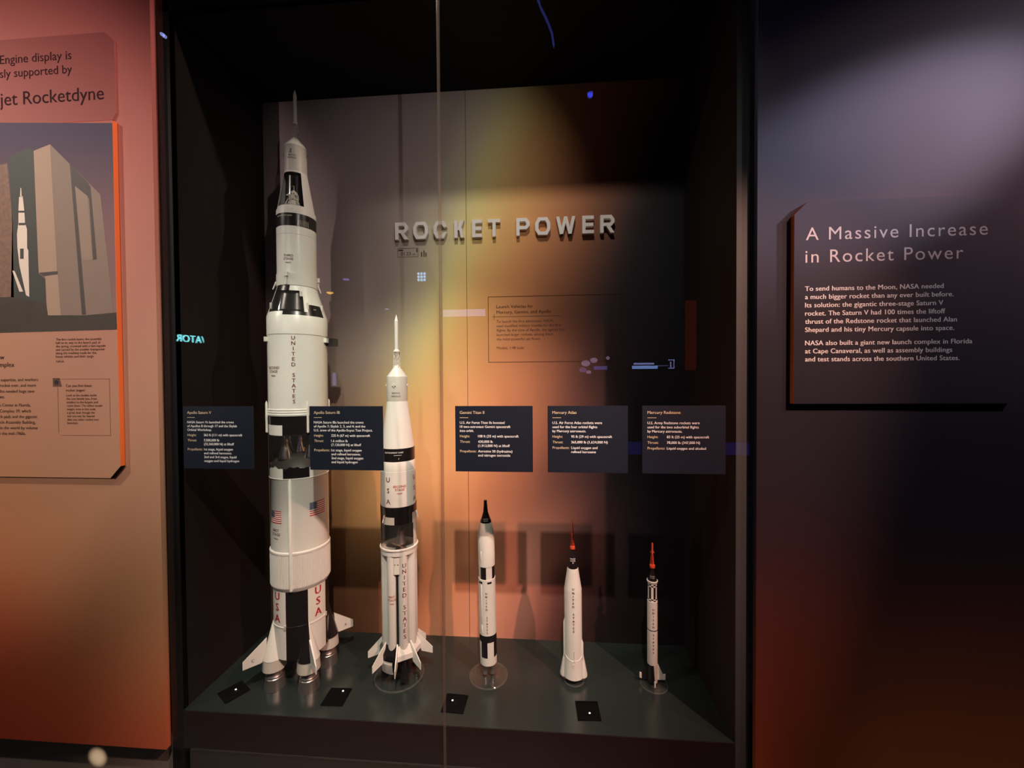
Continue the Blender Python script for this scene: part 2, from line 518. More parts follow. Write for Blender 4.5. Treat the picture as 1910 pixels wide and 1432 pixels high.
def letter_paths(ch, W_, H, w):
    a = w / 2; c = .24 * H
    x0, x1, z0, z1 = a, W_ - a, a, H - a; zm = H * .47
    if ch == 'O': return [([(x0 + c * .55, z0), (x1 - c * .55, z0), (x1, z0 + c), (x1, z1 - c), (x1 - c * .55, z1), (x0 + c * .55, z1), (x0, z1 - c), (x0, z0 + c)], True)]
    if ch == 'C': return [([(x1, z0 + c * 1.1), (x1, z0 + c), (x1 - c * .55, z0), (x0 + c * .55, z0), (x0, z0 + c), (x0, z1 - c), (x0 + c * .55, z1), (x1 - c * .55, z1), (x1, z1 - c), (x1, z1 - c * 1.1)], False)]
    if ch == 'R': return [([(x0, 0), (x0, z1), (x1 - c * .5, z1), (x1, z1 - c * .7), (x1, zm + c * .6), (x1 - c * .5, zm), (x0 + a, zm)], False)]
    if ch == 'P': return [([(x0, 0), (x0, z1), (x1 - c * .5, z1), (x1, z1 - c * .7), (x1, zm + c * .5), (x1 - c * .5, zm - .02 * H), (x0 + a, zm - .02 * H)], False)]
    if ch == 'K': return [([(x0, 0), (x0, H)], False)]
    if ch == 'E': return [([(W_, z0), (x0, z0), (x0, z1), (W_, z1)], False), ([(x0 + a, H / 2), (W_ - .04 * W_, H / 2)], False)]
    if ch == 'T': return [([(0, z1), (W_, z1)], False), ([(W_ / 2, 0), (W_ / 2, z1 - a)], False)]
    return []


def diag(x0, z0, x1, z1, w):
    """slanted stroke cut level at both ends"""
    L = math.hypot(x1 - x0, z1 - z0); h = w / 2 * L / abs(z1 - z0)
    return [(x0 - h, z0), (x0 + h, z0), (x1 + h, z1), (x1 - h, z1)]


def letter_diagonals(ch, W_, H, w):
    if ch == 'W':
        h = .56 * w; a, b, c = h, W_ / 2, W_ - h
        p, q = a + .235 * (c - a), c - .235 * (c - a)
        return [diag(a, H, p, 0, w * .95), diag(p, 0, b, H, w * .9), diag(b, H, q, 0, w * .9), diag(q, 0, c, H, w * .95)]
    if ch == 'K': return [diag(w * 1.35, H * .44, W_ - w * .7, H, w), diag(w * 1.9, H * .56, W_ - w * .7, 0, w)]
    if ch == 'R': return [diag(W_ * .5, H * .46, W_ - w * .62, 0, w)]
    return []


LET = [('R', 141, 232, 'ROCKET', 'first letter'), ('O', 270, 375, 'ROCKET', 'second letter'), ('C', 415, 508, 'ROCKET', 'behind the glass joint'), ('K', 563, 636, 'ROCKET', 'left of the wall seam'),
       ('E', 690, 760, 'ROCKET', 'right of the wall seam'), ('T', 803, 890, 'ROCKET', 'last letter'), ('P', 1005, 1100, 'POWER', 'first letter'), ('O', 1140, 1247, 'POWER', 'second letter'),
       ('W', 1287, 1427, 'POWER', 'middle letter'), ('E', 1475, 1558, 'POWER', 'on the dark print'), ('R', 1603, 1705, 'POWER', 'last letter')]
YL = YB - .020
for ch, a, b, word, where in LET:
    xa = at(700 + a / 3.82, 440, YL).x; xb = at(700 + b / 3.82, 440, YL).x
    Wd = xb - xa; H = .0765; w = .0145
    mb = MB()
    for path, closed in letter_paths(ch, Wd, H, w):
        for q in seg_poly(path, w, closed): mb.prism(q, 'y', 0, .020)
    for k, q in enumerate(letter_diagonals(ch, Wd, H, w)): mb.prism(q, 'y', -.0004 * (k + 1), .020 - .0004 * (k + 1))
    o = mb.build('sign_letter', M_LETTER, None, (xa, YL - .0002, 1.8115))
    tag(o, 'raised grey capital %s, %s of %s on the colour-graded back wall' % (ch, where, word) if 'letter' in where else
        'raised grey capital %s of %s on the back wall, %s' % (ch, word, where), 'letter', 'raised letters of the case title')

# printed marks on the back graphic (children of nothing that moves: parts of the wall print)
wall_back = bpy.data.objects['wall_back']


def px_rect(mb, px0, py0, px1, py1, Y, th, m=0):
    """thin outline: horizontal lines at the z of the corners"""
    a = at(px0, py0, Y); b = at(px1, py0, Y); c = at(px0, py1, Y)
    x0, x1, z1, z0 = a.x, b.x, a.z, c.z
    mb.box(x0, x1, Y - .0004, Y, z1 - th, z1, m); mb.box(x0, x1, Y - .0004, Y, z0, z0 + th, m)
    mb.box(x0, x0 + th, Y - .0004, Y, z0, z1, m); mb.box(x1 - th, x1, Y - .0004, Y, z0, z1, m)


mb = MB()
px_rect(mb, 910, 553.5, 1160, 676, YB, .0022)
mb.build('printed_frame', M_BROWN, wall_back)
mb = MB()
c0 = at(926, 574, YB)
s1 = text_size('Mercury, Gemini, and Apollo', at(1028, 580, YB).x - c0.x, .006)
for i, t in enumerate(('Launch Vehicles for', 'Mercury, Gemini, and Apollo')):
    add_text(mb, t, c0.x, at(926, 575 + i * 10.3, YB).z, YB, s1, 0, .006)
mb.build('printed_title', M_BROWN, wall_back)
mb = MB()
a = at(918, 591, YB); b_ = at(1045, 591, YB)
mb.box(a.x, b_.x, YB - .0004, YB, a.z - .0008, a.z + .0008)
mb.box(at(921.5, 591, YB).x - .0008, at(921.5, 591, YB).x + .0008, YB - .0004, YB, a.z - .012, a.z + .012)
s2 = text_size('used modified military missiles for the first', at(1047, 606, YB).x - c0.x)
for i, t in enumerate(('To launch the first astronauts, NASA', 'used modified military missiles for the first', 'flights. By the time of Apollo, the agency had', 'launched larger rockets, among them', 'the most powerful yet flown.', '', 'Models, 1:48 scale')):
    if t: add_text(mb, t, c0.x, at(926, 602 + i * 8.2, YB).z, YB, s2)
mb.build('printed_text', M_BROWN, wall_back)
# scale ticket
mb = MB()
px_rect(mb, 741.5, 463.5, 780, 480, YB, .0017)
tz = at(748, 476.5, YB)
add_text(mb, '01.23', tz.x, tz.z, YB, text_size('01.23', .045, .01), 0, .01)
add_text(mb, '1:48', tz.x + .05, tz.z, YB, .011)
q = at(743, 467, YB); mb.box(q.x, q.x + .022, YB - .0004, YB, q.z - .003, q.z + .003)
q = at(776.5, 466.5, YB); mb.box(q.x, q.x + .005, YB - .0004, YB, q.z - .009, q.z + .006)
for px, h0 in ((786.5, 470), (791, 467), (794.5, 471)):
    q = at(px, 479, YB); h = at(px, h0, YB).z
    mb.box(q.x - .0022, q.x + .0022, YB - .0004, YB, q.z, h)
mb.build('printed_ticket', M_INK, wall_back)

# ------------------------------------------------------------------ caption plates on the glass
PW, PH, PZ = .25726, .21752, 1.09316
PLATES = [
    (-1.25395, 'Apollo Saturn V', ('NASA Saturn Vs launched the crews', 'of Apollos 8 through 17 and the Skylab', 'Orbital Workshop.'), ('363 ft (111 m) with spacecraft',), ('7,500,000 lb', '(33,360,000 N) at liftoff'),
     ('1st stage, liquid oxygen', 'and refined kerosene;', '2nd and 3rd stages, liquid', 'oxygen and liquid hydrogen'), 'dark caption plate on the glass left of the tallest rocket, nearly lost in shadow'),
    (-.79222, 'Apollo Saturn IB', ('NASA Saturn IBs launched the crews', 'of Apollo 7; Skylab 2, 3, and 4; and the', 'U.S. crew of the Apollo-Soyuz Test Project.'), ('225 ft (67 m) with spacecraft',), ('1.6 million lb', '(7,120,000 N) at liftoff'),
     ('1st stage, liquid oxygen', 'and refined kerosene;', '2nd stage, liquid oxygen', 'and liquid hydrogen'), 'navy caption plate on the glass between the two tall rockets, partly covering the tallest'),
    (-.28753, 'Gemini Titan II', ('U.S. Air Force Titan IIs boosted', '10 two-astronaut Gemini spacecraft', 'into orbit.'), ('108 ft (33 m) with spacecraft',), ('430,000 lb', '(1,913,000 N) at liftoff'),
     ('Aerozine 50 (hydrazine)', 'and nitrogen tetroxide'), 'navy caption plate on the glass just right of the joint, above the black-nosed rocket'),
    (.01824, 'Mercury Atlas', ('U.S. Air Force Atlas rockets were', 'used for the four orbital flights', 'by Mercury astronauts.'), ('95 ft (29 m) with spacecraft',), ('365,000 lb (1,624,000 N)',),
     ('Liquid oxygen and', 'refined kerosene'), 'navy caption plate on the glass above the plain white red-towered rocket'),
    (.32131, 'Mercury Redstone', ('U.S. Army Redstone rockets were', 'used for the two suborbital flights', 'by Mercury astronauts.'), ('83 ft (25 m) with spacecraft',), ('78,000 lb (347,000 N)',),
     ('Liquid oxygen and alcohol',), 'navy caption plate on the glass at far right, above the smallest rocket'),
]
SB = text_size('used for the two suborbital flights', .159, .012)
SH = text_size('Mercury Redstone', .1028, .006)
SK = text_size('Propellants:', .0544, .006)
for X, head, body, hgt, thr, prop, lab in PLATES:
    t = thing('caption_plate', lab, 'caption plate', (X, -.0002, PZ - PH), 'caption plates on the case glass')
    MB().box(0, PW, -.004, 0, 0, PH).build('plate', M_PLATE, t)
    y = -.004
    mb = MB(); add_text(mb, head, .0157, PH - .026, y, SH, 0, .006, 4); mb.build('heading', M_TAN, t)
    MB().box(.0157, .0437, y - .0004, y, PH - .0392, PH - .0378).build('divider', M_TAN, t)
    mb = MB()
    for i, ln in enumerate(body): add_text(mb, ln, .0157, PH - .0588 - i * .01345, y, SB, 0, .012)
    z = PH - .1037; kz = []
    for grp in (hgt, thr, prop):
        kz.append(z)
        for i, ln in enumerate(grp):
            add_text(mb, ln, .0762, z - i * .01345, y, SB, 0, .012)
        z -= .0182 + (len(grp) - 1) * .01345
    mb.build('body_text', M_LABELW, t)
    mb = MB()
    for kk, zz in zip(('Height:', 'Thrust:', 'Propellants:'), kz): add_text(mb, kk, .0157, zz, y, SK, 0, .006)
    mb.build('row_names', M_TAN, t)

# ------------------------------------------------------------------ right info panel
YR = -.033
a = Vector((.767, 0, 1.1005))
t = thing('info_panel', 'dark violet text panel mounted on the right wall beside the case', 'panel', (.765, YR + .018, 1.1005))
xo, zo = .765, 1.1005
out = [(0, 0), (.619, 0), (.619, .611), (.039, .611), (0, .572)]
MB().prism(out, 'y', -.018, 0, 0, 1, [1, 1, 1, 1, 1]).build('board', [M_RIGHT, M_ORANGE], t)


def rp(px, py): q = at(px, py, YR); return q.x - xo, q.z - zo


mb = MB()
hs = text_size('A Massive Increase', at(1842, 440, YR).x - at(1503, 448, YR).x, 0.0, 1.18)
for s, px, py in (('A Massive Increase', 1503, 448), ('in Rocket Power', 1502, 490)):
    x, z = rp(px, py); add_text(mb, s, x, z, -.018, hs, 0, 0.0, 5, 1.18)
mb.build('heading', M_PALETXT, t)
mb = MB()
bs = text_size('a much bigger rocket than any ever built before.', at(1778, 553, YR).x - at(1501.6, 558, YR).x, .02, 1.04)
for s, py in (('To send humans to the Moon, NASA needed', 542.7), ('a much bigger rocket than any ever built before.', 558), ('Its solution: the gigantic three-stage Saturn V', 573.3), ('rocket. The Saturn V had 100 times the liftoff', 588.7),
              ('thrust of the Redstone rocket that launched Alan', 603.9), ('Shepard and his tiny Mercury capsule into space.', 619.2), ('NASA also built a giant new launch complex in Florida', 643.9), ('at Cape Canaveral, as well as assembly buildings', 659), ('and test stands across the southern United States.', 674)):
    x, z = rp(1501.6, py); add_text(mb, s, x, z, -.018, bs, 0, .02, 4, 1.04)
mb.build('body_text', M_LABELW, t)

# ------------------------------------------------------------------ left sponsor sign and left info panel
SGY = -.020
t = thing('sponsor_sign', 'rose wall sign with chamfered corners and dark sponsor lettering, above the photo panel', 'sign', (-1.464, -.015, 2.088))
out = [(-.9, 0), (-.011, 0), (0, .023), (0, .266), (-.037, .301), (-.9, .301)]
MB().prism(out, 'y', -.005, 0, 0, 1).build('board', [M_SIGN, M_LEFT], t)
mb = MB()


def sp(px, py): q = at(px, py, SGY); return q.x + 1.464, q.z - 2.088


for vis, full, x0, x1, py in (('Engine display is', 'The F-1 Engine display is', 0, 133.5, 110), ('sly supported by', 'generously supported by', 0, 134.5, 136), ('jet Rocketdyne', 'Aerojet Rocketdyne', 0, 194, 185)):
    xa, _ = sp(x0, py); xb, z = sp(x1, py)
    sz = text_size(vis, xb - xa, .002)
    add_text(mb, full, xb, z, -.005, sz, 0, .002, 4, 1.0, 'R')
mb.build('lettering', M_SIGNTXT, t)

PNY = -.031
t = thing('info_panel', 'tan wall panel with orange edge, launch photograph above printed text, left of the case', 'panel', (-1.465, -.015, .845))
ox, oz = -1.465, .845
out = [(-.9, 0), (-.039, 0), (0, .042), (0, 1.234), (-.9, 1.234)]
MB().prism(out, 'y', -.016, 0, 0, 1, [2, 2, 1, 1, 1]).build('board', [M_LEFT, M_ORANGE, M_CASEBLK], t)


def pn(px, py): q = at(px, py, PNY); return q.x - ox, q.z - oz


def poly_px(mb, pts, y, m, k=3.253, oy=200):
    b = len(mb.v)
    for p in pts:
        x, z = pn(p[0] / k, oy + p[1] / k); mb.v.append((x, y, z))
    idx = list(range(b, b + len(pts)))
    ar = sum(mb.v[idx[i]][0] * mb.v[idx[(i + 1) % len(idx)]][2] - mb.v[idx[(i + 1) % len(idx)]][0] * mb.v[idx[i]][2] for i in range(len(idx)))
    mb.face(idx if ar > 0 else idx[::-1], m)


def build_sky(nt, x, z, wob):
    return ramp_node(nt, math_node(nt, 'ADD', z, math_node(nt, 'MULTIPLY', wob, .3)), [(1.3, (.34, .19, .15)), (1.6, (.24, .13, .13)), (2.1, (.075, .055, .095))], 1.2, 2.2)


M_SKY = print_mat('printed_sky', build_sky)
ph = [M_SKY, mat('print_dark_green', rgb(62, 62, 58), .7, scale=30), mat('print_pale_wall', rgb(168, 138, 118), .7, scale=20), mat('print_grey_wall', rgb(136, 114, 100), .7, scale=20),
      mat('print_dark_bay', rgb(74, 64, 60), .7), mat('print_gantry', rgb(124, 92, 78), .7, var=.5, scale=60), mat('print_ground', rgb(62, 54, 46), .7, var=.3, scale=20), mat('print_rocket', rgb(225, 205, 190), .7), mat('print_mid_bay', rgb(148, 124, 108), .7)]
mb = MB(); y = -.0162; e = .00012
poly_px(mb, [(-1140, 90), (681, 96), (708, 1344), (-1140, 1400)], y, 0)
poly_px(mb, [(-1140, 500), (-500, 420), (0, 350), (45, 340), (78, 700), (85, 1200), (-1140, 1260)], y - e, 5)
poly_px(mb, [(52, 300), (178, 245), (206, 265), (236, 1010), (275, 1040), (282, 1220), (66, 1220), (75, 700)], y - e, 1)
poly_px(mb, [(305, 225), (610, 530), (690, 1245), (372, 1280), (340, 1000)], y - 2 * e, 3)
poly_px(mb, [(205, 265), (305, 225), (348, 1002), (236, 1008)], y - 3 * e, 2)
poly_px(mb, [(276, 1025), (352, 1012), (372, 1280), (288, 1280)], y - 3 * e, 2)
poly_px(mb, [(236, 1004), (350, 994), (352, 1014), (262, 1024)], y - 4 * e, 4)
poly_px(mb, [(425, 345), (541, 465), (548, 560), (455, 480), (523, 1258), (498, 1260)], y - 3 * e, 4)
poly_px(mb, [(536, 470), (550, 480), (588, 922), (566, 926)], y - 4 * e, 4)
poly_px(mb, [(457, 478), (534, 540), (564, 926), (500, 930)], y - 4 * e, 8)
poly_px(mb, [(-1140, 1200), (66, 1150), (282, 1190), (292, 1262), (520, 1262), (706, 1245), (709, 1348), (-1140, 1400)], y - 5 * e, 6)
poly_px(mb, [(118, 545), (140, 540), (150, 630), (154, 702), (166, 740), (167, 855), (174, 870), (180, 1150), (160, 1140), (120, 960), (108, 855), (105, 770), (114, 700), (114, 625)], y - 6 * e, 7)
poly_px(mb, [(126, 490), (131, 490), (134, 545), (124, 545)], y - 6 * e, 7)
poly_px(mb, [(76, 990), (92, 995), (142, 1118), (120, 1120)], y - 6 * e, 7)
for z0, z1, xa, xb in ((628, 640, 114, 152), (702, 716, 115, 156), (858, 920, 124, 146)):
    poly_px(mb, [(xa, z0), (xb, z0), (xb, z1), (xa, z1)], y - 7 * e, 1)
mb.build('photograph', ph, t)
mb = MB()
xh, _ = pn(0, 660)
for s, px, py, w_px, vis in (('Building a New', 8, 670, 8, 'w'), ('Launch Complex', 27, 684, 27, 'mplex')):
    x1, z = pn(px, py)
    sz = text_size('mplex', pn(27, 684)[0] - pn(0, 684)[0], .008)
    add_text(mb, s, x1, z, -.016, sz, 0, .008, 3, 1, 'R')
mb.build('heading', M_BROWN, t)
mb = MB()
sz = text_size('Launch Complex 39, which', .171)
for s, px, py in (('It took money, talent, expertise, and workers', 71.5, 710.5), ('to build the biggest rocket ever, and more', 67.5, 721), ('than that. NASA also needed huge new', 64.5, 732), ('launch facilities.', 9, 742.5),
                  ('At Kennedy Space Center in Florida,', 57.5, 758), ('it built Launch Complex 39, which', 58, 769), ('included two launch pads and the gigantic', 70, 779.5), ('Vehicle Assembly Building,', 66.5, 790), ('the largest building in the world by volume', 70.5, 800.5), ('in the mid-1960s.', 48.5, 811)):
    x1, z = pn(px, py); add_text(mb, s, x1, z, -.016, sz, 0, .006, 3, 1, 'R')
mb.build('body_text', M_BROWN, t)
mb = MB()
xa, _ = pn(104, 634); xb, _ = pn(190, 634)
sz = text_size('The Apollo rocket stands beside the', xb - xa)
for i, s in enumerate(('The first rocket leaves the assembly', 'hall on its way to the launch pad, in', 'the spring, crowned with a test capsule', 'and carried by the crawler transporter', 'along the roadway made for the', 'heavy vehicles and their cargo.')):
    x, z = pn(104.5, 635 + i * 6.4); add_text(mb, s, x, z, -.016, sz, 0, .004)
x, z = pn(105, 676); add_text(mb, 'NASA', x, z, -.016, sz)
mb.build('photo_caption', M_BROWN, t)
mb = MB()
x0, z1 = pn(107, 706.5); x1, _ = pn(204.5, 706.5); _, z0 = pn(112, 812); th = .0016
for bx in ((x0, x1, z1 - th, z1), (x0 + .012, x1, z0, z0 + th), (x0, x0 + th, z0 + .01, z1 - .03), (x1 - th, x1, z0, z1)):
    mb.box(bx[0], bx[1], -.0164, -.016, bx[2], bx[3])
mb.build('box_frame', mat('soft_brown_ink', (.20, .085, .055), .7), t)
mb = MB()
x, z = pn(123, 721.5); sz = text_size('Can you find these', pn(171, 721)[0] - x, .008)
add_text(mb, 'Can you find these', x, z, -.016, sz, 0, .008)
x, z = pn(123.5, 730); add_text(mb, 'rocket stages?', x, z, -.016, sz, 0, .008)
sz = text_size('moments to rest inside, and', pn(185, 751)[0] - x)
for i, s in enumerate(('Look at the models inside', 'the case beside you, from', 'smallest to the largest, and', 'count them. The tallest model', 'weighs even in this scale', 'a great deal, though the', 'real one was far heavier', 'than any other rocket ever', 'launched.')):
    x, z = pn(124 + i * .25, 739 + i * 6.45); add_text(mb, s, x, z, -.016, sz, 0, .004)
mb.build('box_text', M_BROWN, t)
mb = MB()
x0, z1 = pn(98.5, 705); x1, z0 = pn(115.5, 721)
mb.prism([(x0, z0), (x1, z0), (x1 - .008, z1), (x0, z1)], 'y', -.0164, -.016)
mb.lathe([(.0085, 0), (.0085, .0001)], 20, 1)
nb = len(mb.v)
for i in range(nb - 40, nb):
    v = mb.v[i]; mb.v[i] = ((x0 + x1) / 2 - .003 + v[0], -.0166 - v[2], (z0 + z1) / 2 + v[1])
mb.build('box_symbol', [mat('dull_brown_ink', (.13, .06, .04), .7), M_INK], t)
# ------------------------------------------------------------------ model rockets
def ring_prof(pts): return pts


def lattice(mb, z0, r0, z1, r1, levels, rad, m=0, n=4, off=45):
    """open tower between radius r0 at z0 (low) and r1 at z1 (high)"""
    def P(k, z):
        t = (z - z0) / (z1 - z0); r = r0 + (r1 - r0) * t; a = D2R(off + 360 / n * k)
        return (r * math.cos(a), r * math.sin(a), z)
    for k in range(n): mb.tube(P(k, z0), P(k, z1), rad, 6, m)
    for i in range(levels + 1):
        z = z0 + (z1 - z0) * i / levels
        for k in range(n): mb.tube(P(k, z), P((k + 1) % n, z), rad * .8, 5, m)
        if i < levels:
            zz = z0 + (z1 - z0) * (i + 1) / levels
            for k in range(n):
                mb.tube(P(k, z), P((k + 1) % n, zz), rad * .7, 5, m)
                mb.tube(P((k + 1) % n, z), P(k, zz), rad * .7, 5, m)
    return mb


def fin_mesh(a_deg, pts, th, taper=.5):
    """radial plate: pts (radius, z); thinner towards the outer edge"""
    a = D2R(a_deg); d = Vector((math.cos(a), math.sin(a), 0)); n = Vector((-math.sin(a), math.cos(a), 0))
    mb = MB(); rmin = min(p[0] for p in pts); rmax = max(p[0] for p in pts); b = 0
    for s in (1, -1):
        for r, z in pts:
            t = th / 2 * (1 - taper * (r - rmin) / (rmax - rmin))
            mb.vert(d * r + n * t * s + Vector((0, 0, z)))
    k = len(pts); ar = sum(pts[i][0] * pts[(i + 1) % k][1] - pts[(i + 1) % k][0] * pts[i][1] for i in range(k))
    A = list(range(k)); B = list(range(k, 2 * k))
    mb.face(A[::-1] if ar > 0 else A); mb.face(B if ar > 0 else B[::-1])
    for i in range(k):
        j = (i + 1) % k
        q = (A[i], A[j], B[j], B[i]); mb.face(q if ar > 0 else q[::-1])
    return mb


def arc_block(mb, a0, a1, r0, r1, z0, z1, m=0, n=6):
    b = len(mb.v)
    for i in range(n + 1):
        a = D2R(a0 + (a1 - a0) * i / n)
        for r, z in ((r0, z0), (r1, z0), (r1, z1), (r0, z1)): mb.v.append((r * math.cos(a), r * math.sin(a), z))
    for i in range(n):
        p = b + 4 * i; q = p + 4
        for x, y in ((0, 1), (1, 2), (2, 3), (3, 0)): mb.face((p + x, q + x, q + y, p + y), m)
    mb.face((b, b + 1, b + 2, b + 3), m); e = b + 4 * n; mb.face((e + 3, e + 2, e + 1, e), m)
    return mb


def flag(root, name, a_mid, zmid, R, w, h):
    """US flag wrapped on the hull: 13 stripes, canton with star rows"""
    mb = MB(); lift = .0006
    def patch(u0, u1, v0, v1, m, dl):
        n = 6; b = len(mb.v)
        for i in range(n + 1):
            u = u0 + (u1 - u0) * i / n; a = D2R(a_mid) + (u - .5) * w / R
            for v in (v0, v1): mb.v.append(((R + dl) * math.cos(a), (R + dl) * math.sin(a), zmid + (v - .5) * h))
        for i in range(n): mb.face((b + 2 * i, b + 2 * i + 2, b + 2 * i + 3, b + 2 * i + 1), m)
    for i in range(13): patch(0, 1, i / 13, (i + 1) / 13, 0 if i % 2 == 0 else 1, lift)
    patch(0, .42, 6 / 13, 1, 2, lift * 1.6)
    for r in range(5):
        for c in range(6):
            u = .42 * (c + .5) / 6; v = 6 / 13 + (7 / 13) * (r + .5) / 5
            patch(u - .012, u + .012, v - .02, v + .02, 1, lift * 2.2)
    return mb.build(name, [M_REDTXT, M_WHTXT, M_BLUE], root)


def nozzle(root, x, y, prof, m=M_SILVER, name='engine_nozzle', seg=32):
    mb = MB(); mb.lathe(prof, seg, 0)
    return mb.build(name, m, root, (x, y, 0))


# ---- 1: the tallest: three stages, cut-away windows, fins and five engines
SVX, SVY = -.967, .208
FA = math.degrees(math.atan2(CAM.y - SVY, CAM.x - SVX))     # direction of the viewer
t = thing('model_rocket', 'tallest model rocket, white and black with flags and big fins, leftmost in the case', 'model rocket', (SVX, SVY, 0), 'model rockets in the case', (0, .0025, 0))
mb = MB(); mb.lathe([(.0003, 2.322), (.0034, 2.312), (.0066, 2.300), (.0068, 2.200), (.0095, 2.190), (.0098, 2.186), (.004, 2.184)], 24)
tw = mb.build('escape_tower', M_GREYW, t)
lattice(MB(), 2.128, .0165, 2.186, .0085, 4, .0009).build('lattice', M_STEELY, tw)
MB().lathe([(.0005, 2.1375), (.008, 2.1345), (.0145, 2.126), (.0400, 2.0945), (.0405, 2.090)], 48).build('command_module', M_WHITE, t)
mb = MB(); mb.lathe([(.0405, 2.0900), (.0398, 2.0885), (.0398, 2.010), (.0405, 2.0095), (.0405, 1.990)], 64)
sm = mb.build('service_module', M_GREYW, t)
for k in range(4):
    mb = MB(); a = D2R(FA - 22 + 90 * k)
    for dz in (-.006, .006): mb.tube((.040 * math.cos(a), .040 * math.sin(a), 2.063), (.045 * math.cos(a), .045 * math.sin(a), 2.063 + dz), .0012, 8, 0, .003)
    mb.build('thruster_cluster', M_SILVER, sm)
mb = MB(); wrap_char(mb, 'SERVICE', FA - 20, 2.045, .0398, .008, 0, .01); wrap_char(mb, 'MODULE', FA - 20, 2.035, .0398, .008, 0, .01); mb.build('lettering', M_GREYTXT, sm)


def rsla(z): return .0405 + (1.990 - z) / (1.990 - 1.838) * (.0665 - .0405)


wa0, wa1 = FA - 75, FA + 24
mb = MB(); mb.lathe([(.0405, 1.990), (rsla(1.983), 1.983), (rsla(1.848), 1.848), (.0668, 1.838), (.0690, 1.837), (.0698, 1.834), (.0698, 1.8155)], 96,
                    mf=lambda i, a: None if (i == 1 and (wa0 < (a if a < 180 else a - 360) < wa1)) else 0, caps=False)
ad = mb.build('spacecraft_adapter', M_WHITE2, t)
MB().lathe([(rsla(1.983) - .0015, 1.983), (.030, 1.975), (.034, 1.85), (rsla(1.848) - .0015, 1.848)], 64, caps=False).build('window_recess', M_BLACK, ad)
# lunar craft seen in the dark window
mb = MB(); ca, sa = math.cos(D2R(FA - 14)), math.sin(D2R(FA - 14)); wx, wy = -sa, ca


def LP(u, dz, dr=0.0): r = .049 + dr; return (ca * r + wx * u, sa * r + wy * u, 1.88 + dz)


def octa(z0, z1, r0, r1, cu=0.0, m=0):
    c = LP(cu, 0, -.016)
    mb.lathe([(.001, 1.88 + z0), (r0, 1.88 + z0), (r0 * 1.08, 1.88 + z0 + (z1 - z0) * .3), (r1 * 1.05, 1.88 + z1 - (z1 - z0) * .25), (r1 * .8, 1.88 + z1), (.001, 1.88 + z1)], 8, m, c[0], c[1], a0=.3, a1=.3 + 2 * PI, caps=False, smooth=False)


octa(-.006, .028, .017, .0135)
octa(-.030, -.008, .0215, .020)
octa(.028, .034, .006, .005)
for u, w in ((-.022, -1), (.021, 1)):
    mb.tube(LP(u * .7, -.006, .002), LP(u * 1.15, -.028, .006), .0016, 8)
    mb.tube(LP(u * .6, -.024, .002), LP(u * 1.15, -.028, .006), .0013, 8)
    mb.tube(LP(u * .5, .012, .0), LP(u * .95, .006, .004), .0030, 8)
for u in (-.005, .004): mb.tube(LP(u, .016, -.002), LP(u, .016, .0005), .0022, 10, 1)
mb.plate([LP(-.006, -.003, .0012), LP(.005, -.003, .0012), LP(.004, .008, .0012), LP(-.005, .008, .0012)], (ca, sa, 0), .002, 0)
mb.tube(LP(.002, .034, -.012), LP(.002, .044, -.010), .0009, 6); mb.lathe([(.0008, 1.9235), (.0065, 1.9275)], 14, 1, *LP(.002, 0, -.010)[:2], caps=False)
mb.build('lunar_craft', [M_GREYW, M_CHROME], ad)
mb = MB(); mb.lathe([(.0703, 1.8150), (.0703, 1.7675)], 96, caps=False); iu = mb.build('instrument_ring', M_BLACK, t)
mb = MB(); wrap_char(mb, 'INSTRUMENT UNIT', FA - 38, 1.802, .0703, .0075, 0, .012)
for k in range(9): arc_block(mb, FA + 2 + k * 4, FA + 2.8 + k * 4, .0702, .0712, 1.770, 1.792)
mb.build('lettering', M_GREYW, iu)
mb = MB(); mb.lathe([(.0700, 1.7675), (.0700, 1.738), (.0692, 1.7372), (.0692, 1.7358), (.0700, 1.735), (.0700, 1.5905)], 96, caps=False)
s3 = mb.build('third_stage', M_WHITE, t)
mb = MB()
for i, s in enumerate(('THIRD', 'STAGE', 'NASA')): wrap_char(mb, s, FA - 25, 1.650 - i * .0125, .0700, (.0125, .0125, .008)[i], 0, .012)
mb.build('lettering', M_DKRED, s3)
mb = MB(); mb.lathe([(.0700, 1.5905), (.0722, 1.5900), (.0722, 1.5440), (.0705, 1.5430)], 96, caps=False)
for k in range(3):
    a = D2R(FA - 30 + 120 * k); arc_block(mb, math.degrees(a) - 5, math.degrees(a) + 5, .0715, .080, 1.575, 1.592)
    mb.tube((.075 * math.cos(a), .075 * math.sin(a), 1.585), (.075 * math.cos(a), .075 * math.sin(a), 1.545), .003)
for k in (-88, 85, 175):
    a = D2R(FA + k); mb.tube((.0722 * math.cos(a), .0722 * math.sin(a), 1.562), (.084 * math.cos(a), .084 * math.sin(a), 1.532), .0035, 8, 0, .002)
mb.build('aft_skirt', M_WHITE2, s3)


def rint(z): return .0700 + (1.5430 - z) / (1.5430 - 1.4255) * (.1062 - .0700)


def seg_of(a): return (a - FA + 540) % 360 - 180     # angle from the viewer's direction


mb = MB()
zr = [1.5430, 1.522, 1.500, 1.470, 1.440, 1.4255]


def inter_mf(i, a):
    d = seg_of(a)
    if 1 <= i <= 3 and -72 < d < (3 if i == 1 else 12): return None       # torn opening
    if i == 0 and -75 < d < -22: return 1
    if i >= 3 and 18 < d < 56: return 1
    if i == 4 and -30 < d < 56: return 1
    return 0


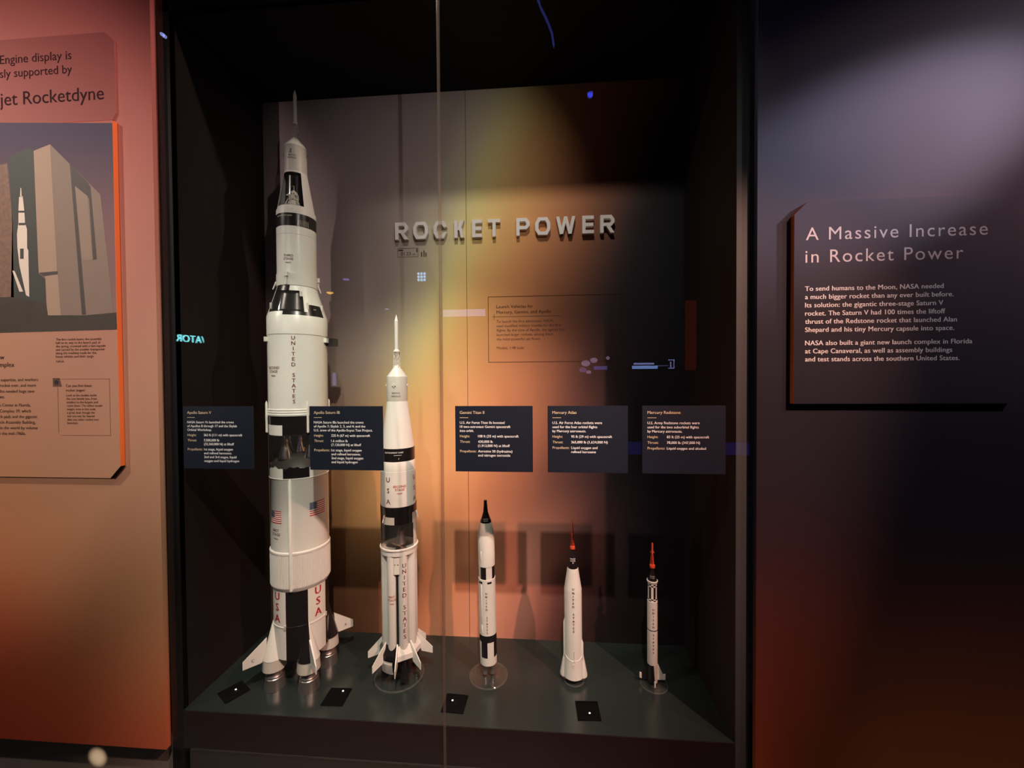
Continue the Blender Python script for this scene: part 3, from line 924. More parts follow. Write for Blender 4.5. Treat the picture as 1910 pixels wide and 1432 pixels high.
mb.lathe([(rint(z), z) for z in zr], 96, mf=inter_mf, caps=False)
it = mb.build('upper_interstage', [M_WHITE, M_BLACK], t)
MB().lathe([(rint(1.522) - .002, 1.522), (.066, 1.515), (.082, 1.45), (rint(1.44) - .002, 1.44)], 96, caps=False).build('window_recess', M_BLACK, it)
mb = MB()
a0, a1 = D2R(FA - 72), D2R(FA + 12)
mb.lathe([(rint(1.520) + .0008, 1.520), (rint(1.441) + .0012, 1.441)], 24, a0=a0, a1=a1, caps=False); mb.build('window', M_CLEARW, it)
mb = MB(); fin = [(0, 0)]
for k in (20, 62, -70): arc_block(mb, FA + k - 2, FA + k + 2, rint(1.47), rint(1.47) + .006, 1.452, 1.476)
wrap_char(mb, 'USA', FA + 36, 1.451, rint, .006, 0, .01)
mb.build('fittings', M_WHITE, it)
mb = MB()
mb.lathe([(.1062, 1.4255), (.1068, 1.4245), (.1068, 1.3550), (.1056, 1.3540), (.1052, 1.3535), (.1052, 1.0740), (.1075, 1.0735)], 128, caps=False)
s2 = mb.build('second_stage', M_WHITE, t)
mb = MB(); stack(mb, 'UNITED STATES', FA - 9, 1.347, 1.110, .1052, .0200, 0, .022); mb.build('lettering', M_DKRED, s2)
mb = MB()
for i, s in enumerate(('SECOND', 'STAGE', 'NASA')): wrap_char(mb, s, FA - 52, 1.224 - i * .014, .1052, (.0145, .0145, .009)[i], 0, .012)
mb.build('stage_lettering', M_DKRED, s2)
for k in (-84, 66, 160): arc_block(MB(), FA + k - 8, FA + k + 8, .1045, .1165, 1.330, 1.3475).build('lug', M_WHITE, s2)
MB().box(.085, .132, .02, .06, 1.318, 1.349).build('wall_bracket', M_BLACK, t)
mb = MB(); mb.lathe([(.1075, 1.0735), (.1085, 1.071), (.1070, 1.066), (.1085, 1.062), (.1070, 1.057), (.1085, 1.053), (.1070, 1.0475), (.1050, 1.047)], 128, caps=False)
mb.build('ribbed_ring', M_WHITE, s2)
for k in (-80, 15, 100, 190):
    a = D2R(FA + k); x, y = .111 * math.cos(a), .111 * math.sin(a)
    MB().lathe([(.0005, 1.104), (.0035, 1.097), (.0042, 1.085), (.0042, .985), (.002, .982)], 12, 0, x, y).build('side_rod', M_WHITE, t)
# lower interstage with clear window showing the second-stage engines
RI = .1045


def li_mf(i, a):
    d = seg_of(a)
    if i == 0: return (0 if (-75 < d < -31) else 1)
    return 1


mb = MB(); mb.lathe([(RI, 1.047), (RI, 1.014), (RI, .975)], 96, mf=lambda i, a: (0 if (i == 1 and -82 < seg_of(a) < -32) else (0 if 18 < seg_of(a) < 75 else 1)), caps=False)
li = mb.build('lower_interstage', [M_WHITE2, M_BLACK], t)
mb = MB(); mb.lathe([(RI, .975), (RI, .858)], 96, mf=lambda i, a: None if abs(seg_of(a)) < 82 else 0, caps=False); mb.build('interstage_back', M_DARKIN, li)
MB().lathe([(RI - .003, 1.0), (.04, .995), (.03, .975)], 48, caps=False).build('thrust_bulkhead', M_DARKIN, li)
MB().lathe([(.0005, .905), (.05, .895), (.085, .875), (RI - .002, .850)], 64, caps=False).build('tank_dome', M_DARKIN, li)
MB().lathe([(RI + .0006, .977), (RI + .0006, .855)], 48, a0=D2R(FA - 82), a1=D2R(FA + 82), caps=False).build('window', M_CLEARW, li)
JP = [(.006, .975), (.009, .958), (.012, .948), (.010, .942), (.015, .925), (.022, .903), (.026, .882), (.0245, .882)]
for k in range(5):
    a = D2R(FA + 38 + 90 * k); r = .062 if k < 4 else 0
    nozzle(li, r * math.cos(a), r * math.sin(a), JP, M_CHROME, 'engine_nozzle', 28)
# first stage: jagged upper edge, corrugated band, black and white quarters
mb = MB()


def wob(k, a, r): return r


n = 128; b0 = len(mb.v); rows = []
for kz, z in enumerate((.856, .838, .8135)):
    row = []
    for i in range(n):
        a = 2 * PI * i / n
        dz = (.004 * math.sin(a * 9) + .003 * math.sin(a * 23 + 1)) if kz == 0 else 0
        if kz == 0: z = .853
        row.append(mb.vert((RI * math.cos(a), RI * math.sin(a), z + dz)))
    rows.append(row)
for kz in range(2):
    for i in range(n):
        j = (i + 1) % n; d = seg_of(math.degrees(2 * PI * (i + .5) / n))
        mb.face((rows[kz + 1][i], rows[kz + 1][j], rows[kz][j], rows[kz][i]), 1 if (-33 < d < 17 or 75 < d < 120 or -120 < d < -78) else 0, True)
s1 = mb.build('first_stage', [M_WHITE2, M_BLACK], t)
mb = MB(); mb.lathe([(.1045, .8135), (.1060, .812), (.1035, .808), (.1035, .5360), (.1062, .5345)], 128, caps=False); mb.build('oxidizer_tank', M_WHITE, s1)
NR = 112
mb = MB(); mb.lathe([(.1062, .5345), (.1078, .532), (.1078, .526), (.1060, .5245), (.1060, .400), (.1040, .3935), (.0990, .3835)], NR * 2, caps=False,
                    rf=lambda k, a, r: r + (.0013 if (3 <= k <= 4 and int(round(a / (2 * PI) * NR * 2)) % 2 == 0) else 0), smooth=False)
mb.build('corrugated_band', M_WHITE2, s1)
for k in (-19, 161):
    a = D2R(FA + k); x, y = .1065 * math.cos(a), .1065 * math.sin(a)
    MB().lathe([(.001, .812), (.0058, .805), (.0058, .392), (.001, .386)], 16, 0, x, y).build('cable_tunnel', M_WHITE, s1)
RA = .0993


def aft_mf(i, a): return 1 if int(((a + 360) % 360) // 45) % 2 == 0 else 0      # black 0-45, 90-135, 180-225, 270-315


mb = MB(); mb.lathe([(RA, .3835), (RA, .2515), (RA + .0014, .2505), (RA + .0014, .246), (RA, .245), (RA, .125), (RA - .004, .125), (RA - .004, .17), (.001, .171)], 128, mf=aft_mf, caps=False)
af = mb.build('thrust_section', [M_WHITE, M_BLACK], t)
mb = MB()
for a in (-112.5, -22.5, 67.5, 157.5): stack(mb, 'USA', a, .381, .296, RA, .042, 0, .03)
mb.build('lettering', M_REDTXT, af)
for a in (-91, -1): arc_block(MB(), a - 1.6, a + 1.6, RA - .001, RA + .005, .243, .258).build('fitting', M_GREYW, af)
for a in (-45, 45, 135, 225):
    ar = D2R(a); mb = MB(); rows = []; n = 40
    for kz, (z, rc, rr) in enumerate(((.262, RA - .001, .001), (.245, RA - .001, .0065), (.12, .0975, .040))):
        rows.append([mb.vert((rc * math.cos(ar) + rr * math.cos(ar + 2 * PI * i / n), rc * math.sin(ar) + rr * math.sin(ar + 2 * PI * i / n), z)) for i in range(n)])
    for k in range(2):
        for i in range(n):
            j = (i + 1) % n
            ang = (2 * PI * (i + .5) / n)
            side = math.sin(ang)                     # >0: counter-clockwise side of the fin
            blk = (side > 0) if a in (45 - 90, 225 - 90) and False else None
            ccw_black = int(((a + 360 + 20) % 360) // 45) % 2 == 0
            m = 1 if ((side > 0) == ccw_black) else 0
            mb.face((rows[k + 1][i], rows[k + 1][j], rows[k][j], rows[k][i]), m, True)
    fr = mb.build('engine_fairing', [M_WHITE, M_BLACK], t)
    mb = MB(); mb.lathe([(.040, .1200), (.0385, .118), (.0415, .078), (.039, .078), (.036, .115)], 40, 0, .0975 * math.cos(ar), .0975 * math.sin(ar), caps=False)
    mb.build('heat_skirt', M_GREYW, fr)
    fm = fin_mesh(a, [(.122, .200), (.200, .140), (.200, .111), (.142, .112), (.128, .120)], .007).build('fin', M_WHITE, t)
    mb = MB(); nrm = Vector((-math.sin(ar), math.cos(ar), 0)); dr = Vector((math.cos(ar), math.sin(ar), 0))
    for sgn in (1, -1):
        vs, fs, w = glyphs({-45: 'B', 45: 'A', 135: 'D', 225: 'C'}[a], .01); b = len(mb.v)
        for vx, vy in vs: mb.v.append(tuple(dr * (.168 + sgn * (vx - w / 2) * .016) + nrm * sgn * -.0034 + Vector((0, 0, .128 + vy * .016))))
        for f in fs: mb.face([b + i for i in f])
    mb.build('fin_letter', M_GREYTXT, fm)
FP = [(.012, .125), (.022, .085), (.0245, .070), (.0285, .056), (.0315, .052), (.0315, .046), (.0335, .044), (.0375, .006), (.0375, .0005), (.034, .0005), (.030, .044)]
for k in range(5):
    a = D2R(-45 + 90 * k); r = .0964 if k < 4 else 0
    nozzle(t, r * math.cos(a), r * math.sin(a), FP, M_SILVER, 'engine_nozzle', 40)
flag(t, 'flag', FA - 53, .668, .1035, .056, .047)
flag(t, 'flag', FA + 36, .688, .1035, .068, .052)
mb = MB()
for i, s in enumerate(('FIRST', 'STAGE', 'NASA')): wrap_char(mb, s, FA - 53, .612 - i * .0145, .1035, (.0145, .0145, .009)[i], 0, .012)
mb.build('stage_lettering', M_DKRED, t)

# ---- 2: the second tallest: tank cluster, eight fins, cut-away window
BX, BY = -.568, .226
FB = math.degrees(math.atan2(CAM.y - BY, CAM.x - BX))
t = thing('model_rocket', 'second tallest model rocket, white with clustered tanks and small fins, left of the glass joint', 'model rocket', (BX, BY, .0085), 'model rockets in the case', (0, -.0015, 0))
mb = MB(); mb.lathe([(.0003, 1.4300), (.0068, 1.404), (.0072, 1.4035), (.0072, 1.292), (.0128, 1.2855), (.0130, 1.2815), (.004, 1.281)], 24)
tw = mb.build('escape_tower', M_WHITE2, t)
lattice(MB(), 1.222, .0145, 1.2815, .0112, 3, .0010).build('lattice', M_WHITE2, tw)
MB().lathe([(.0005, 1.231), (.008, 1.2285), (.0110, 1.224), (.0385, 1.1860), (.0388, 1.1845)], 48).build('command_module', M_WHITE, t)
mb = MB(); mb.lathe([(.0388, 1.1845), (.0395, 1.183), (.0395, 1.0885)], 64, caps=False); sm = mb.build('service_module', M_GREYW, t)
for k in range(4):
    mb = MB(); a = D2R(FB - 18 + 90 * k)
    for q in range(4):
        dz, da = ((.006, 0), (-.006, 0), (0, .15), (0, -.15))[q]
        mb.tube((.0395 * math.cos(a), .0395 * math.sin(a), 1.150), (.0435 * math.cos(a + da), .0435 * math.sin(a + da), 1.150 + dz), .001, 8, 0, .0022)
    mb.build('thruster_cluster', M_WHITE, sm)
mb = MB(); wrap_char(mb, 'SERVICE', FB - 8, 1.118, .0395, .0085, 0, .01); wrap_char(mb, 'MODULE', FB - 8, 1.106, .0395, .0085, 0, .01); mb.build('lettering', M_GREYTXT, sm)
MB().lathe([(.0400, 1.0885), (.0410, 1.084), (.0635, .9090)], 96, caps=False).build('spacecraft_adapter', M_WHITE, t)
mb = MB(); mb.lathe([(.0645, .9090), (.0650, .8590)], 96, caps=False); iu = mb.build('instrument_ring', M_BLACK, t)
mb = MB(); wrap_char(mb, 'INSTRUMENT UNIT', FB - 14, .892, .0649, .0085, 0, .02)
arc_block(mb, FB - 14, FB + 12, .0648, .0655, .884, .8852); wrap_char(mb, '/', FB + 2, .868, .0652, .010, 0, .03)
mb.build('lettering', M_WHTXT, iu)
mb = MB(); mb.lathe([(.0652, .8590), (.0662, .857), (.0662, .822), (.0655, .8215), (.0668, .8205), (.0680, .6860)], 96, caps=False)
s2 = mb.build('second_stage', M_WHITE, t)
mb = MB()
for k in (-34, 60): stack(mb, 'USA', FB + k, .802, .718, .0675, .026, 0, .012)
mb.build('lettering', M_GREYTXT if False else M_DKRED, s2)
mb = MB()
for i, s in enumerate(('SECOND', 'STAGE', 'NASA')): wrap_char(mb, s, FB + 4, .762 - i * .0125, .0675, (.0125, .0125, .008)[i], 0, .015)
mb.build('stage_lettering', M_REDTXT, s2)


def sgb(a): return (a - FB + 540) % 360 - 180


RB = .0688
mb = MB(); mb.lathe([(.0695, .6860), (.0695, .6560), (RB, .6545), (RB, .6150)], 96, mf=lambda i, a: 0 if (i == 0 or -90 < sgb(a) < 46) else 1, caps=False)
it = mb.build('interstage', [M_BLACK, M_WHITE2], t)
mb = MB(); mb.lathe([(RB, .6150), (RB, .5240)], 96, mf=lambda i, a: None if -80 < sgb(a) < 52 else 0, caps=False); mb.build('interstage_back', M_WHITE2, it)
mb = MB(); mb.lathe([(RB - .003, .6545), (.02, .650), (.02, .62)], 48, caps=False); mb.lathe([(RB - .003, .615), (RB - .003, .524)], 64, mf=lambda i, a: None if -80 < sgb(a) < 52 else 0, caps=False); mb.build('inner_wall', M_DARKIN, it)
mb = MB(); mb.lathe([(RB + .0006, .6180), (RB + .0006, .5220)], 48, a0=D2R(FB - 80), a1=D2R(FB + 52), caps=False); mb.build('window', M_CLEARW, it)
nozzle(it, .012, -.016, [(.006, .615), (.009, .60), (.008, .592), (.014, .566), (.019, .540), (.022, .532), (.020, .532)], M_SILVER, 'engine_nozzle', 28)
mb = MB(); arc_block(mb, FB - 52, FB - 14, RB, RB + .0015, .620, .648); mb.build('torn_patch', M_GREYW, it)
for k in (-50, 70):
    a = D2R(FB + k); MB().tube((.070 * math.cos(a), .070 * math.sin(a), .655), (.078 * math.cos(a), .078 * math.sin(a), .628), .003, 8, 0, .002).build('ullage_motor', M_WHITE, it)
MB().lathe([(RB, .5260), (.0735, .5240), (.0735, .5190), (.0705, .5180), (.0705, .4990), (.050, .497)], 96, caps=False).build('spider_ring', M_WHITE, t)
TA = 33
for k in range(8):
    a = D2R(TA + 45 * k); x, y = .0515 * math.cos(a), .0515 * math.sin(a)
    o = MB().lathe([(.0188, .4985), (.0188, .148), (.012, .118), (.001, .110)], 32, 0, x, y).build('fuel_tank', M_WHITE, t)
mb = MB(); mb.lathe([(.036, .498), (.036, .12)], 40); mb.build('core_tank', M_GREYW, t)
mb = MB(); stack(mb, 'UNITED STATES', FB + 18, .470, .195, .0187, .0230, 0, .02)
a = D2R(TA + 45 * round((FB + 13 - TA) / 45)); o = mb.build('lettering', M_DKRED, t, (.0515 * math.cos(a), .0515 * math.sin(a), 0))
mb = MB()
for i, s in enumerate(('FIRST', 'STAGE', 'NASA')): wrap_char(mb, s, FB - 6, .340 - i * .0125, .0187, (.0115, .0115, .007)[i], 0, .015)
a = D2R(TA + 45 * round((FB - 32 - TA) / 45)); mb.build('stage_lettering', M_REDTXT, t, (.0515 * math.cos(a), .0515 * math.sin(a), 0))
mb = MB(); a = D2R(FB - 9); mb.lathe([(.004, .42), (.004, .15)], 12, 0, .060 * math.cos(a), .060 * math.sin(a))
mb.build('feed_pipe', M_BLACK, t)
mb = MB(); arc_block(mb, FB - 17, FB - 1, .056, .069, .430, .492); mb.build('junction_box', M_WHITE, t)
mb = MB()
for k in (-14, -5): wrap_char(mb, '*', FB + k, .462, .069, .012, 0, .03)
mb.build('junction_mark', M_GREYTXT, t)
mb = MB(); mb.lathe([(.064, .150), (.0815, .120), (.0815, .100), (.072, .090), (.001, .089)], 8, mf=lambda i, a: 1 if (-175 < sgb(a) < -12 or (i > 1)) else 0, a0=D2R(TA - 22.5), a1=D2R(TA - 22.5) + 2 * PI, smooth=False, caps=False)
mb.build('tail_skirt', [M_WHITE, M_BLACK], t)
mb = MB(); mb.lathe([(.0815, .100), (.0815, .094), (.0830, .092), (.0830, .088), (.0780, .052), (.072, .052)], 8, a0=D2R(FB - 62), a1=D2R(FB - 22), caps=False, smooth=False)
mb.build('engine_shroud', M_GREYW, t)
for k in range(8):
    a = TA + 22.5 + 45 * k
    fin_mesh(a, [(.066, .160), (.126, .098), (.126, .072), (.082, .086), (.078, .100)], .0055).build('fin', M_WHITE, t)
HP = [(.006, .090), (.009, .072), (.008, .062), (.012, .040), (.0165, .014), (.015, .014)]
for k in range(8):
    a = D2R(TA + (45 * k if k < 4 else 90 * k)); a = D2R(TA + 90 * (k % 4) + (0 if k < 4 else 45)); r = .062 if k < 4 else .028
    nozzle(t, r * math.cos(a), r * math.sin(a), HP, M_BLACK, 'engine_nozzle', 24)
mb = MB(); mb.lathe([(.010, .09), (.010, .0005), (.018, .0005), (.018, -.0)], 20); mb.build('mounting_peg', M_ACRYL, t)

# ---- 3: white rocket with black nose and black checks
TX, TY = -.2165, .2459
FT = math.degrees(math.atan2(CAM.y - TY, CAM.x - TX))
t = thing('model_rocket', 'white model rocket with flared black nose and black check bands, right of the glass joint', 'model rocket', (TX, TY, .0075), 'model rockets in the case', (0, -.0125, 0))
mb = MB(); mb.lathe([(.0045, .6960), (.0062, .6955), (.0066, .680), (.0085, .662), (.0095, .650), (.0150, .632), (.0222, .6130), (.0222, .6095)], 40); cp = mb.build('capsule', M_BLACK, t)
mb = MB()
wrap_char(mb, 'UNITED', FT, .6235, lambda z: .0150 + (.632 - z) / .019 * .0072, .0058, 0, .02); wrap_char(mb, 'STATES', FT, .6170, lambda z: .0150 + (.632 - z) / .019 * .0072, .0056, 0, .02)
mb.build('lettering', M_GREYW, cp)
MB().lathe([(.0222, .6095), (.0232, .6085), (.0322, .5650), (.0322, .5642), (.0329, .5630), (.0329, .4415), (.0300, .4405)], 64).build('upper_stage', M_WHITE, t)
CK = FT - 5


def ck(a, n=0): return int(((a - CK + 720 + 45 * n) % 90) // 45)


mb = MB(); mb.lathe([(.0316, .4405), (.0316, .3925)], 64, mf=lambda i, a: 1 if ck(a) else 0, a0=D2R(CK), a1=D2R(CK) + 2 * PI, caps=False); mb.build('check_band', [M_WHITE, M_BLACK], t)
mb = MB(); mb.lathe([(.0316, .3925), (.0334, .3915), (.0344, .1730)], 64, caps=False); bd = mb.build('lower_stage', M_WHITE, t)
mb = MB(); stack(mb, 'UNITED', FT - 6, .344, .281, .0337, .0105, 0, .032); stack(mb, 'STATES', FT - 4, .250, .190, .0341, .0105, 0, .032); mb.build('lettering', M_DKRED, bd)
for k in (-62, 2): arc_block(MB(), FT + k, FT + k + 30, .0330, .0342, .377, .384).build('vent', M_BLACK, bd)
mb = MB()
for z0, z1, r in ((.372, .222, .0340), (.215, .180, .0346), (.505, .462, .0332)):
    a = D2R(FT - 40); MB().lathe([(.0005, z0), (.0022, z0 - .004), (.0022, z1 + .004), (.0005, z1)], 10, 0, r * math.cos(a), r * math.sin(a)).build('conduit', M_WHITE, bd)
mb = MB()
mb.lathe([(.0342, .1730), (.0340, .146), (.0336, .085), (.0334, .070), (.0330, .0535), (.028, .052), (.001, .052)], 64, a0=D2R(CK), a1=D2R(CK) + 2 * PI, caps=False,
         mf=lambda i, a: 1 if (i == 0 or (i == 1 and ck(a))) else 0)
mb.build('engine_section', [M_WHITE, M_BLACK], t)
for s in (-1, 1):
    a = D2R(FT - 90); nozzle(t, s * .0145 * -math.cos(a), s * .0145 * -math.sin(a), [(.0035, .055), (.0055, .043), (.0050, .040), (.0088, .022), (.0112, .006), (.010, .006)], M_SILVER, 'engine_nozzle', 24)
mb = MB(); mb.lathe([(.006, .052), (.006, .0005)], 16, 0, .002, .016); mb.build('mounting_peg', M_ACRYL, t)

# ---- 4: plain white rocket with red tower and flared base
AX, AY = .1185, .250
FAt = math.degrees(math.atan2(CAM.y - AY, CAM.x - AX))
t = thing('model_rocket', 'plain white model rocket with red escape tower, black capsule and flared skirt', 'model rocket', (AX, AY, .006), 'model rockets in the case', (0, -.0045, 0))


def red_tower(t, z_tip, z_mot, z_ring, z_lat, z_base, rm, rb, rod=True):
    mb = MB()
    prof = [(rm * .5, z_mot), (rm, z_mot - .003), (rm, z_ring + .008), (rm * 1.1, z_ring + .006), (rm * 1.1, z_ring), (rm * .7, z_ring - .006)]
    mb.lathe(prof, 20)
    for k in range(3):
        a = D2R(-100 + 120 * k); mb.tube((rm * math.cos(a), rm * math.sin(a), z_ring + .003), (rm * 2.2 * math.cos(a), rm * 2.2 * math.sin(a), z_ring - .005), .0012, 8, 0, .0022)
    if rod: mb.tube((0, 0, z_mot), (0, 0, z_tip), .0009, 6)
    o = mb.build('escape_tower', M_TOWER, t)
    lattice(MB(), z_lat, rb * .9, z_ring - .004, rm * .85, 4, .0008, 0, 3, -90).build('lattice', M_TOWER, o)
    MB().lathe([(rb * .55, z_lat + .004), (rb, z_lat + .002), (rb, z_base), (rb * .7, z_base - .001)], 24).build('tower_ring', M_TOWER, o)
    return o


red_tower(t, .6240, .6080, .5700, .5180, .5110, .0036, .0098)
mb = MB(); mb.lathe([(.0050, .5110), (.0062, .4990), (.0115, .4870), (.0190, .4500), (.0205, .4440), (.0200, .4375)], 40); cp = mb.build('capsule', M_BLACK, t)
mb = MB(); rc = lambda z: .0115 + (.487 - z) / .037 * .0075
wrap_char(mb, 'UNITED', FAt + 2, .4735, rc, .0065, 0, .02); wrap_char(mb, 'STATES', FAt + 2, .4665, rc, .0065, 0, .02); wrap_char(mb, '*', FAt + 5, .456, rc, .012, 0, .03)
mb.build('lettering', M_WHTXT, cp)
mb = MB()
n = 96
lobe = lambda a, z: 0.0
mb.lathe([(.0200, .4380), (.0212, .4370), (.0330, .3605), (.0338, .3570), (.0342, .1000), (.0355, .085), (.0400, .030), (.0415, .0180), (.030, .0165), (.001, .016)], n, caps=False)
bd = mb.build('body', M_WHITE, t)
mb = MB(); stack(mb, 'UNITED', FAt + 2, .3715, .3045, lambda z: .0342 if z < .357 else .0338 - (z - .357) / .0765 * .0125, .0115, 0, .032); stack(mb, 'STATES', FAt + 3, .2750, .2090, .0342, .0115, 0, .032); mb.build('lettering', M_DKRED, bd)
for s in (-1, 1):
    a = D2R(FAt + 90 * s); mb = MB(); rows = []
    for z, rcn, rr in ((.118, .032, .0015), (.100, .032, .006), (.060, .033, .0125), (.022, .0335, .0195), (.0145, .0335, .0195)):
        rows.append([mb.vert((rcn * math.cos(a) + rr * math.cos(2 * PI * i / 32), rcn * math.sin(a) + rr * math.sin(2 * PI * i / 32), z)) for i in range(32)])
    for k in range(4):
        for i in range(32):
            j = (i + 1) % 32; mb.face((rows[k + 1][i], rows[k + 1][j], rows[k][j], rows[k][i]), 0, True)
    mb.face(rows[-1][::-1])
    mb.build('booster_fairing', M_WHITE, t)
mb = MB()
for dk, z0, z1, r in ((-80, .238, .095, .0345), (72, .163, .090, .0352)):
    a = D2R(FAt + dk); MB().lathe([(.0005, z0), (.0048, z0 - .014), (.0050, z1), (.002, z1 - .004)], 16, 0, r * math.cos(a), r * math.sin(a)).build('equipment_pod', M_WHITE, bd)
mb = MB()
for i in range(-12, 12):
    a0_, a1_ = FAt + 6 + i * 6, FAt + 12 + i * 6
    f = lambda d: .103 - .014 * math.cos(D2R(d - FAt - 6) * 1.2)
    r = .0352
    mb.tube((r * math.cos(D2R(a0_)), r * math.sin(D2R(a0_)), f(a0_)), (r * math.cos(D2R(a1_)), r * math.sin(D2R(a1_)), f(a1_)), .0011, 6)
arc_block(mb, FAt + 5, FAt + 7, .0345, .0365, .082, .130); arc_block(mb, FAt + 2, FAt + 10, .0345, .0365, .085, .093)
for k in range(4): arc_block(mb, FAt - 8 + k * 4, FAt - 6.4 + k * 4, .0365, .0378, .052, .078)
mb.build('raised_piping', M_WHITE, bd)
for dx in (-1, 0, 1):
    a = D2R(FAt + 90); r = .031 * dx
    f = D2R(FAt); off = .012 if dx == 0 else 0
    nozzle(t, r * math.cos(a) + off * math.cos(f), r * math.sin(a) + off * math.sin(f), [(.008, .018), (.011, .012), (.014, .002), (.012, .002)], M_SILVER, 'engine_nozzle', 24)
mb = MB(); mb.lathe([(.008, .017), (.008, .0005)], 16, 0, -.012 * math.cos(D2R(FAt)), -.012 * math.sin(D2R(FAt))); mb.build('mounting_peg', M_ACRYL, t)

# ---- 5: the smallest, slim, striped neck, dark tail
RX, RY = .4205, .250
FR = math.degrees(math.atan2(CAM.y - RY, CAM.x - RX))
t = thing('model_rocket', 'smallest model rocket, slim with black and white striped neck and dark finned tail, far right', 'model rocket', (RX, RY, .0055), 'model rockets in the case')
red_tower(t, .543, .5420, .5070, .4540, .4465, .0034, .0100, False)
mb = MB(); mb.lathe([(.0050, .4465), (.0056, .4340), (.0125, .4130), (.0175, .3990), (.0175, .396)], 32); cp = mb.build('capsule', M_BLACK, t)
mb = MB(); wrap_char(mb, 'UNITED', FR, .4160, .0140, .0052, 0, .02); wrap_char(mb, 'STATES', FR, .4100, .0150, .0052, 0, .02); mb.build('lettering', M_GREYW, cp)
mb = MB(); mb.lathe([(.0175, .3985), (.0206, .3980), (.0206, .3945), (.0180, .389), (.0168, .386)], 48); mb.build('flare_ring', M_WHITE, t)


def st_mf(i, a):
    k = int(((a - FR + 720 + 15) % 60) // 30)
    return (k, 1 - k, k, k, 1 - k, k)[i] if i < 6 else 0


mb = MB(); mb.lathe([(.0170, .3865), (.0170, .3815), (.0170, .3760), (.0170, .3580), (.0170, .3300), (.0176, .3255), (.0178, .3210)], 72, mf=lambda i, a: st_mf(i, a), a0=D2R(FR), a1=D2R(FR) + 2 * PI, caps=False)
mb.build('striped_neck', [M_WHITE, M_BLACK], t)
mb = MB(); mb.lathe([(.0178, .3210), (.0190, .3200), (.0190, .2110)], 48, caps=False); mb.lathe([(.0190, .2075), (.0192, .0760), (.0190, .0750)], 48, caps=False)
bd = mb.build('body', M_WHITE2, t)
MB().lathe([(.0190, .2110), (.0193, .2105), (.0193, .2080), (.0190, .2075)], 48, caps=False).build('black_ring', M_BLACK, bd)
mb = MB(); stack(mb, 'UNITED', FR + 12, .2960, .2280, .0190, .0095, 0, .032); stack(mb, 'STATES', FR + 12, .1980, .1300, .0191, .0095, 0, .032); mb.build('lettering', M_DKRED, bd)


def sgr(a): return (a - FR + 540) % 360 - 180


mb = MB(); mb.lathe([(.0191, .0750), (.0191, .006), (.0165, .004), (.001, .0035)], 48, mf=lambda i, a: 1 if -100 < sgr(a) < 14 or i > 0 else 0, caps=False); mb.build('tail_section', [M_GREYW, M_BLACK], t)
for k, a in enumerate((FR + 12, FR + 102, FR + 192, FR + 282)):
    f = fin_mesh(a, [(.0180, .078), (.0405, .030), (.0405, .012), (.0180, .010)], .003)
    fo = f.build('fin', M_WHITE if k in (1, 2) else M_BLACK, t)
    fin_mesh(a, [(.0405, .032), (.0480, .034), (.0480, .014), (.0405, .012)], .0045, 0).build('rudder', M_WHITE, fo)
mb = MB(); mb.lathe([(.006, .004), (.006, .0003)], 12); mb.build('mounting_peg', M_ACRYL, t)

# ------------------------------------------------------------------ clear bases under the four smaller rockets
for x, y, r, h, lab in ((BX - .006, BY, .0955, .0085, 'widest clear disc base under the second tallest rocket'), (TX - .001, TY, .0757, .0075, 'clear disc base under the white rocket with black nose'),
                        (AX + .001, AY - .003, .040, .006, 'small clear disc base under the plain white red-towered rocket'), (RX + .004, RY - .006, .051, .0055, 'clear disc base under the smallest rocket')):
    o = MB().lathe([(r - .0014, .0002), (r, .0014), (r, h - .0014), (r - .0014, h)], 96, mf=lambda i, a: 1).build('display_base', [M_ACRYL, M_RIM], None, (x, y, 0))
    for p in o.data.polygons:
        if len(p.vertices) > 4: p.material_index = 0
    tag(o, lab, 'base', 'clear bases of the smaller rockets')

# ------------------------------------------------------------------ square lamps let into the deck
M_LENS = mat('lamp_lens', (.9, .95, .92), .2, emit=(.85, 1.0, .95), emit_s=6.0, var=0)
for x, y, rot, lab, lx, ly in ((-1.172, .100, -32, 'square black deck lamp at the far left, in the shadow of the tallest rocket', -.004, .008), (-.769, .103, 2, 'square black deck lamp between the two tall rockets', .012, .026),
                               (-.322, .103, -3, 'square black deck lamp beside the foot of the glass joint', -.012, .010), (.157, .103, 2, 'square black deck lamp in front of the plain white rocket', .004, -.012)):
    t = thing('deck_lamp', lab, 'lamp', (x, y, .0002), 'square lamps in the case deck', (0, 0, D2R(rot)))
    s = .0405; w = .004
    mb = MB(); mb.box(-s, s, -s, -s + w, 0, .003).box(-s, s, s - w, s, 0, .003).box(-s, -s + w, -s + w, s - w, 0, .003).box(s - w, s, -s + w, s - w, 0, .003)
    mb.build('trim_frame', M_FIXTURE, t)
    MB().box(-s + w, s - w, -s + w, s - w, 0, .0012).build('well', M_FIXTURE, t)
    mb = MB(); mb.lathe([(.019, .0012), (.019, .0028), (.017, .0034), (.015, .0022), (.001, .0022)], 32); hd = mb.build('lamp_ring', M_FIXTURE, t)
    MB().sphere((lx, ly, .0036), .0026, 12, 0, .6).build('lens', M_LENS, hd)

# ------------------------------------------------------------------ the gallery behind the visitor, seen only as reflections in the glass
def refl(px, py, depth): q = at(px, py, depth); return Vector((q.x, -depth, q.z))


def glow(name, c, s): return mat('glow_' + name, (.01, .01, .01), .5, var=0, emit=c, emit_s=s)


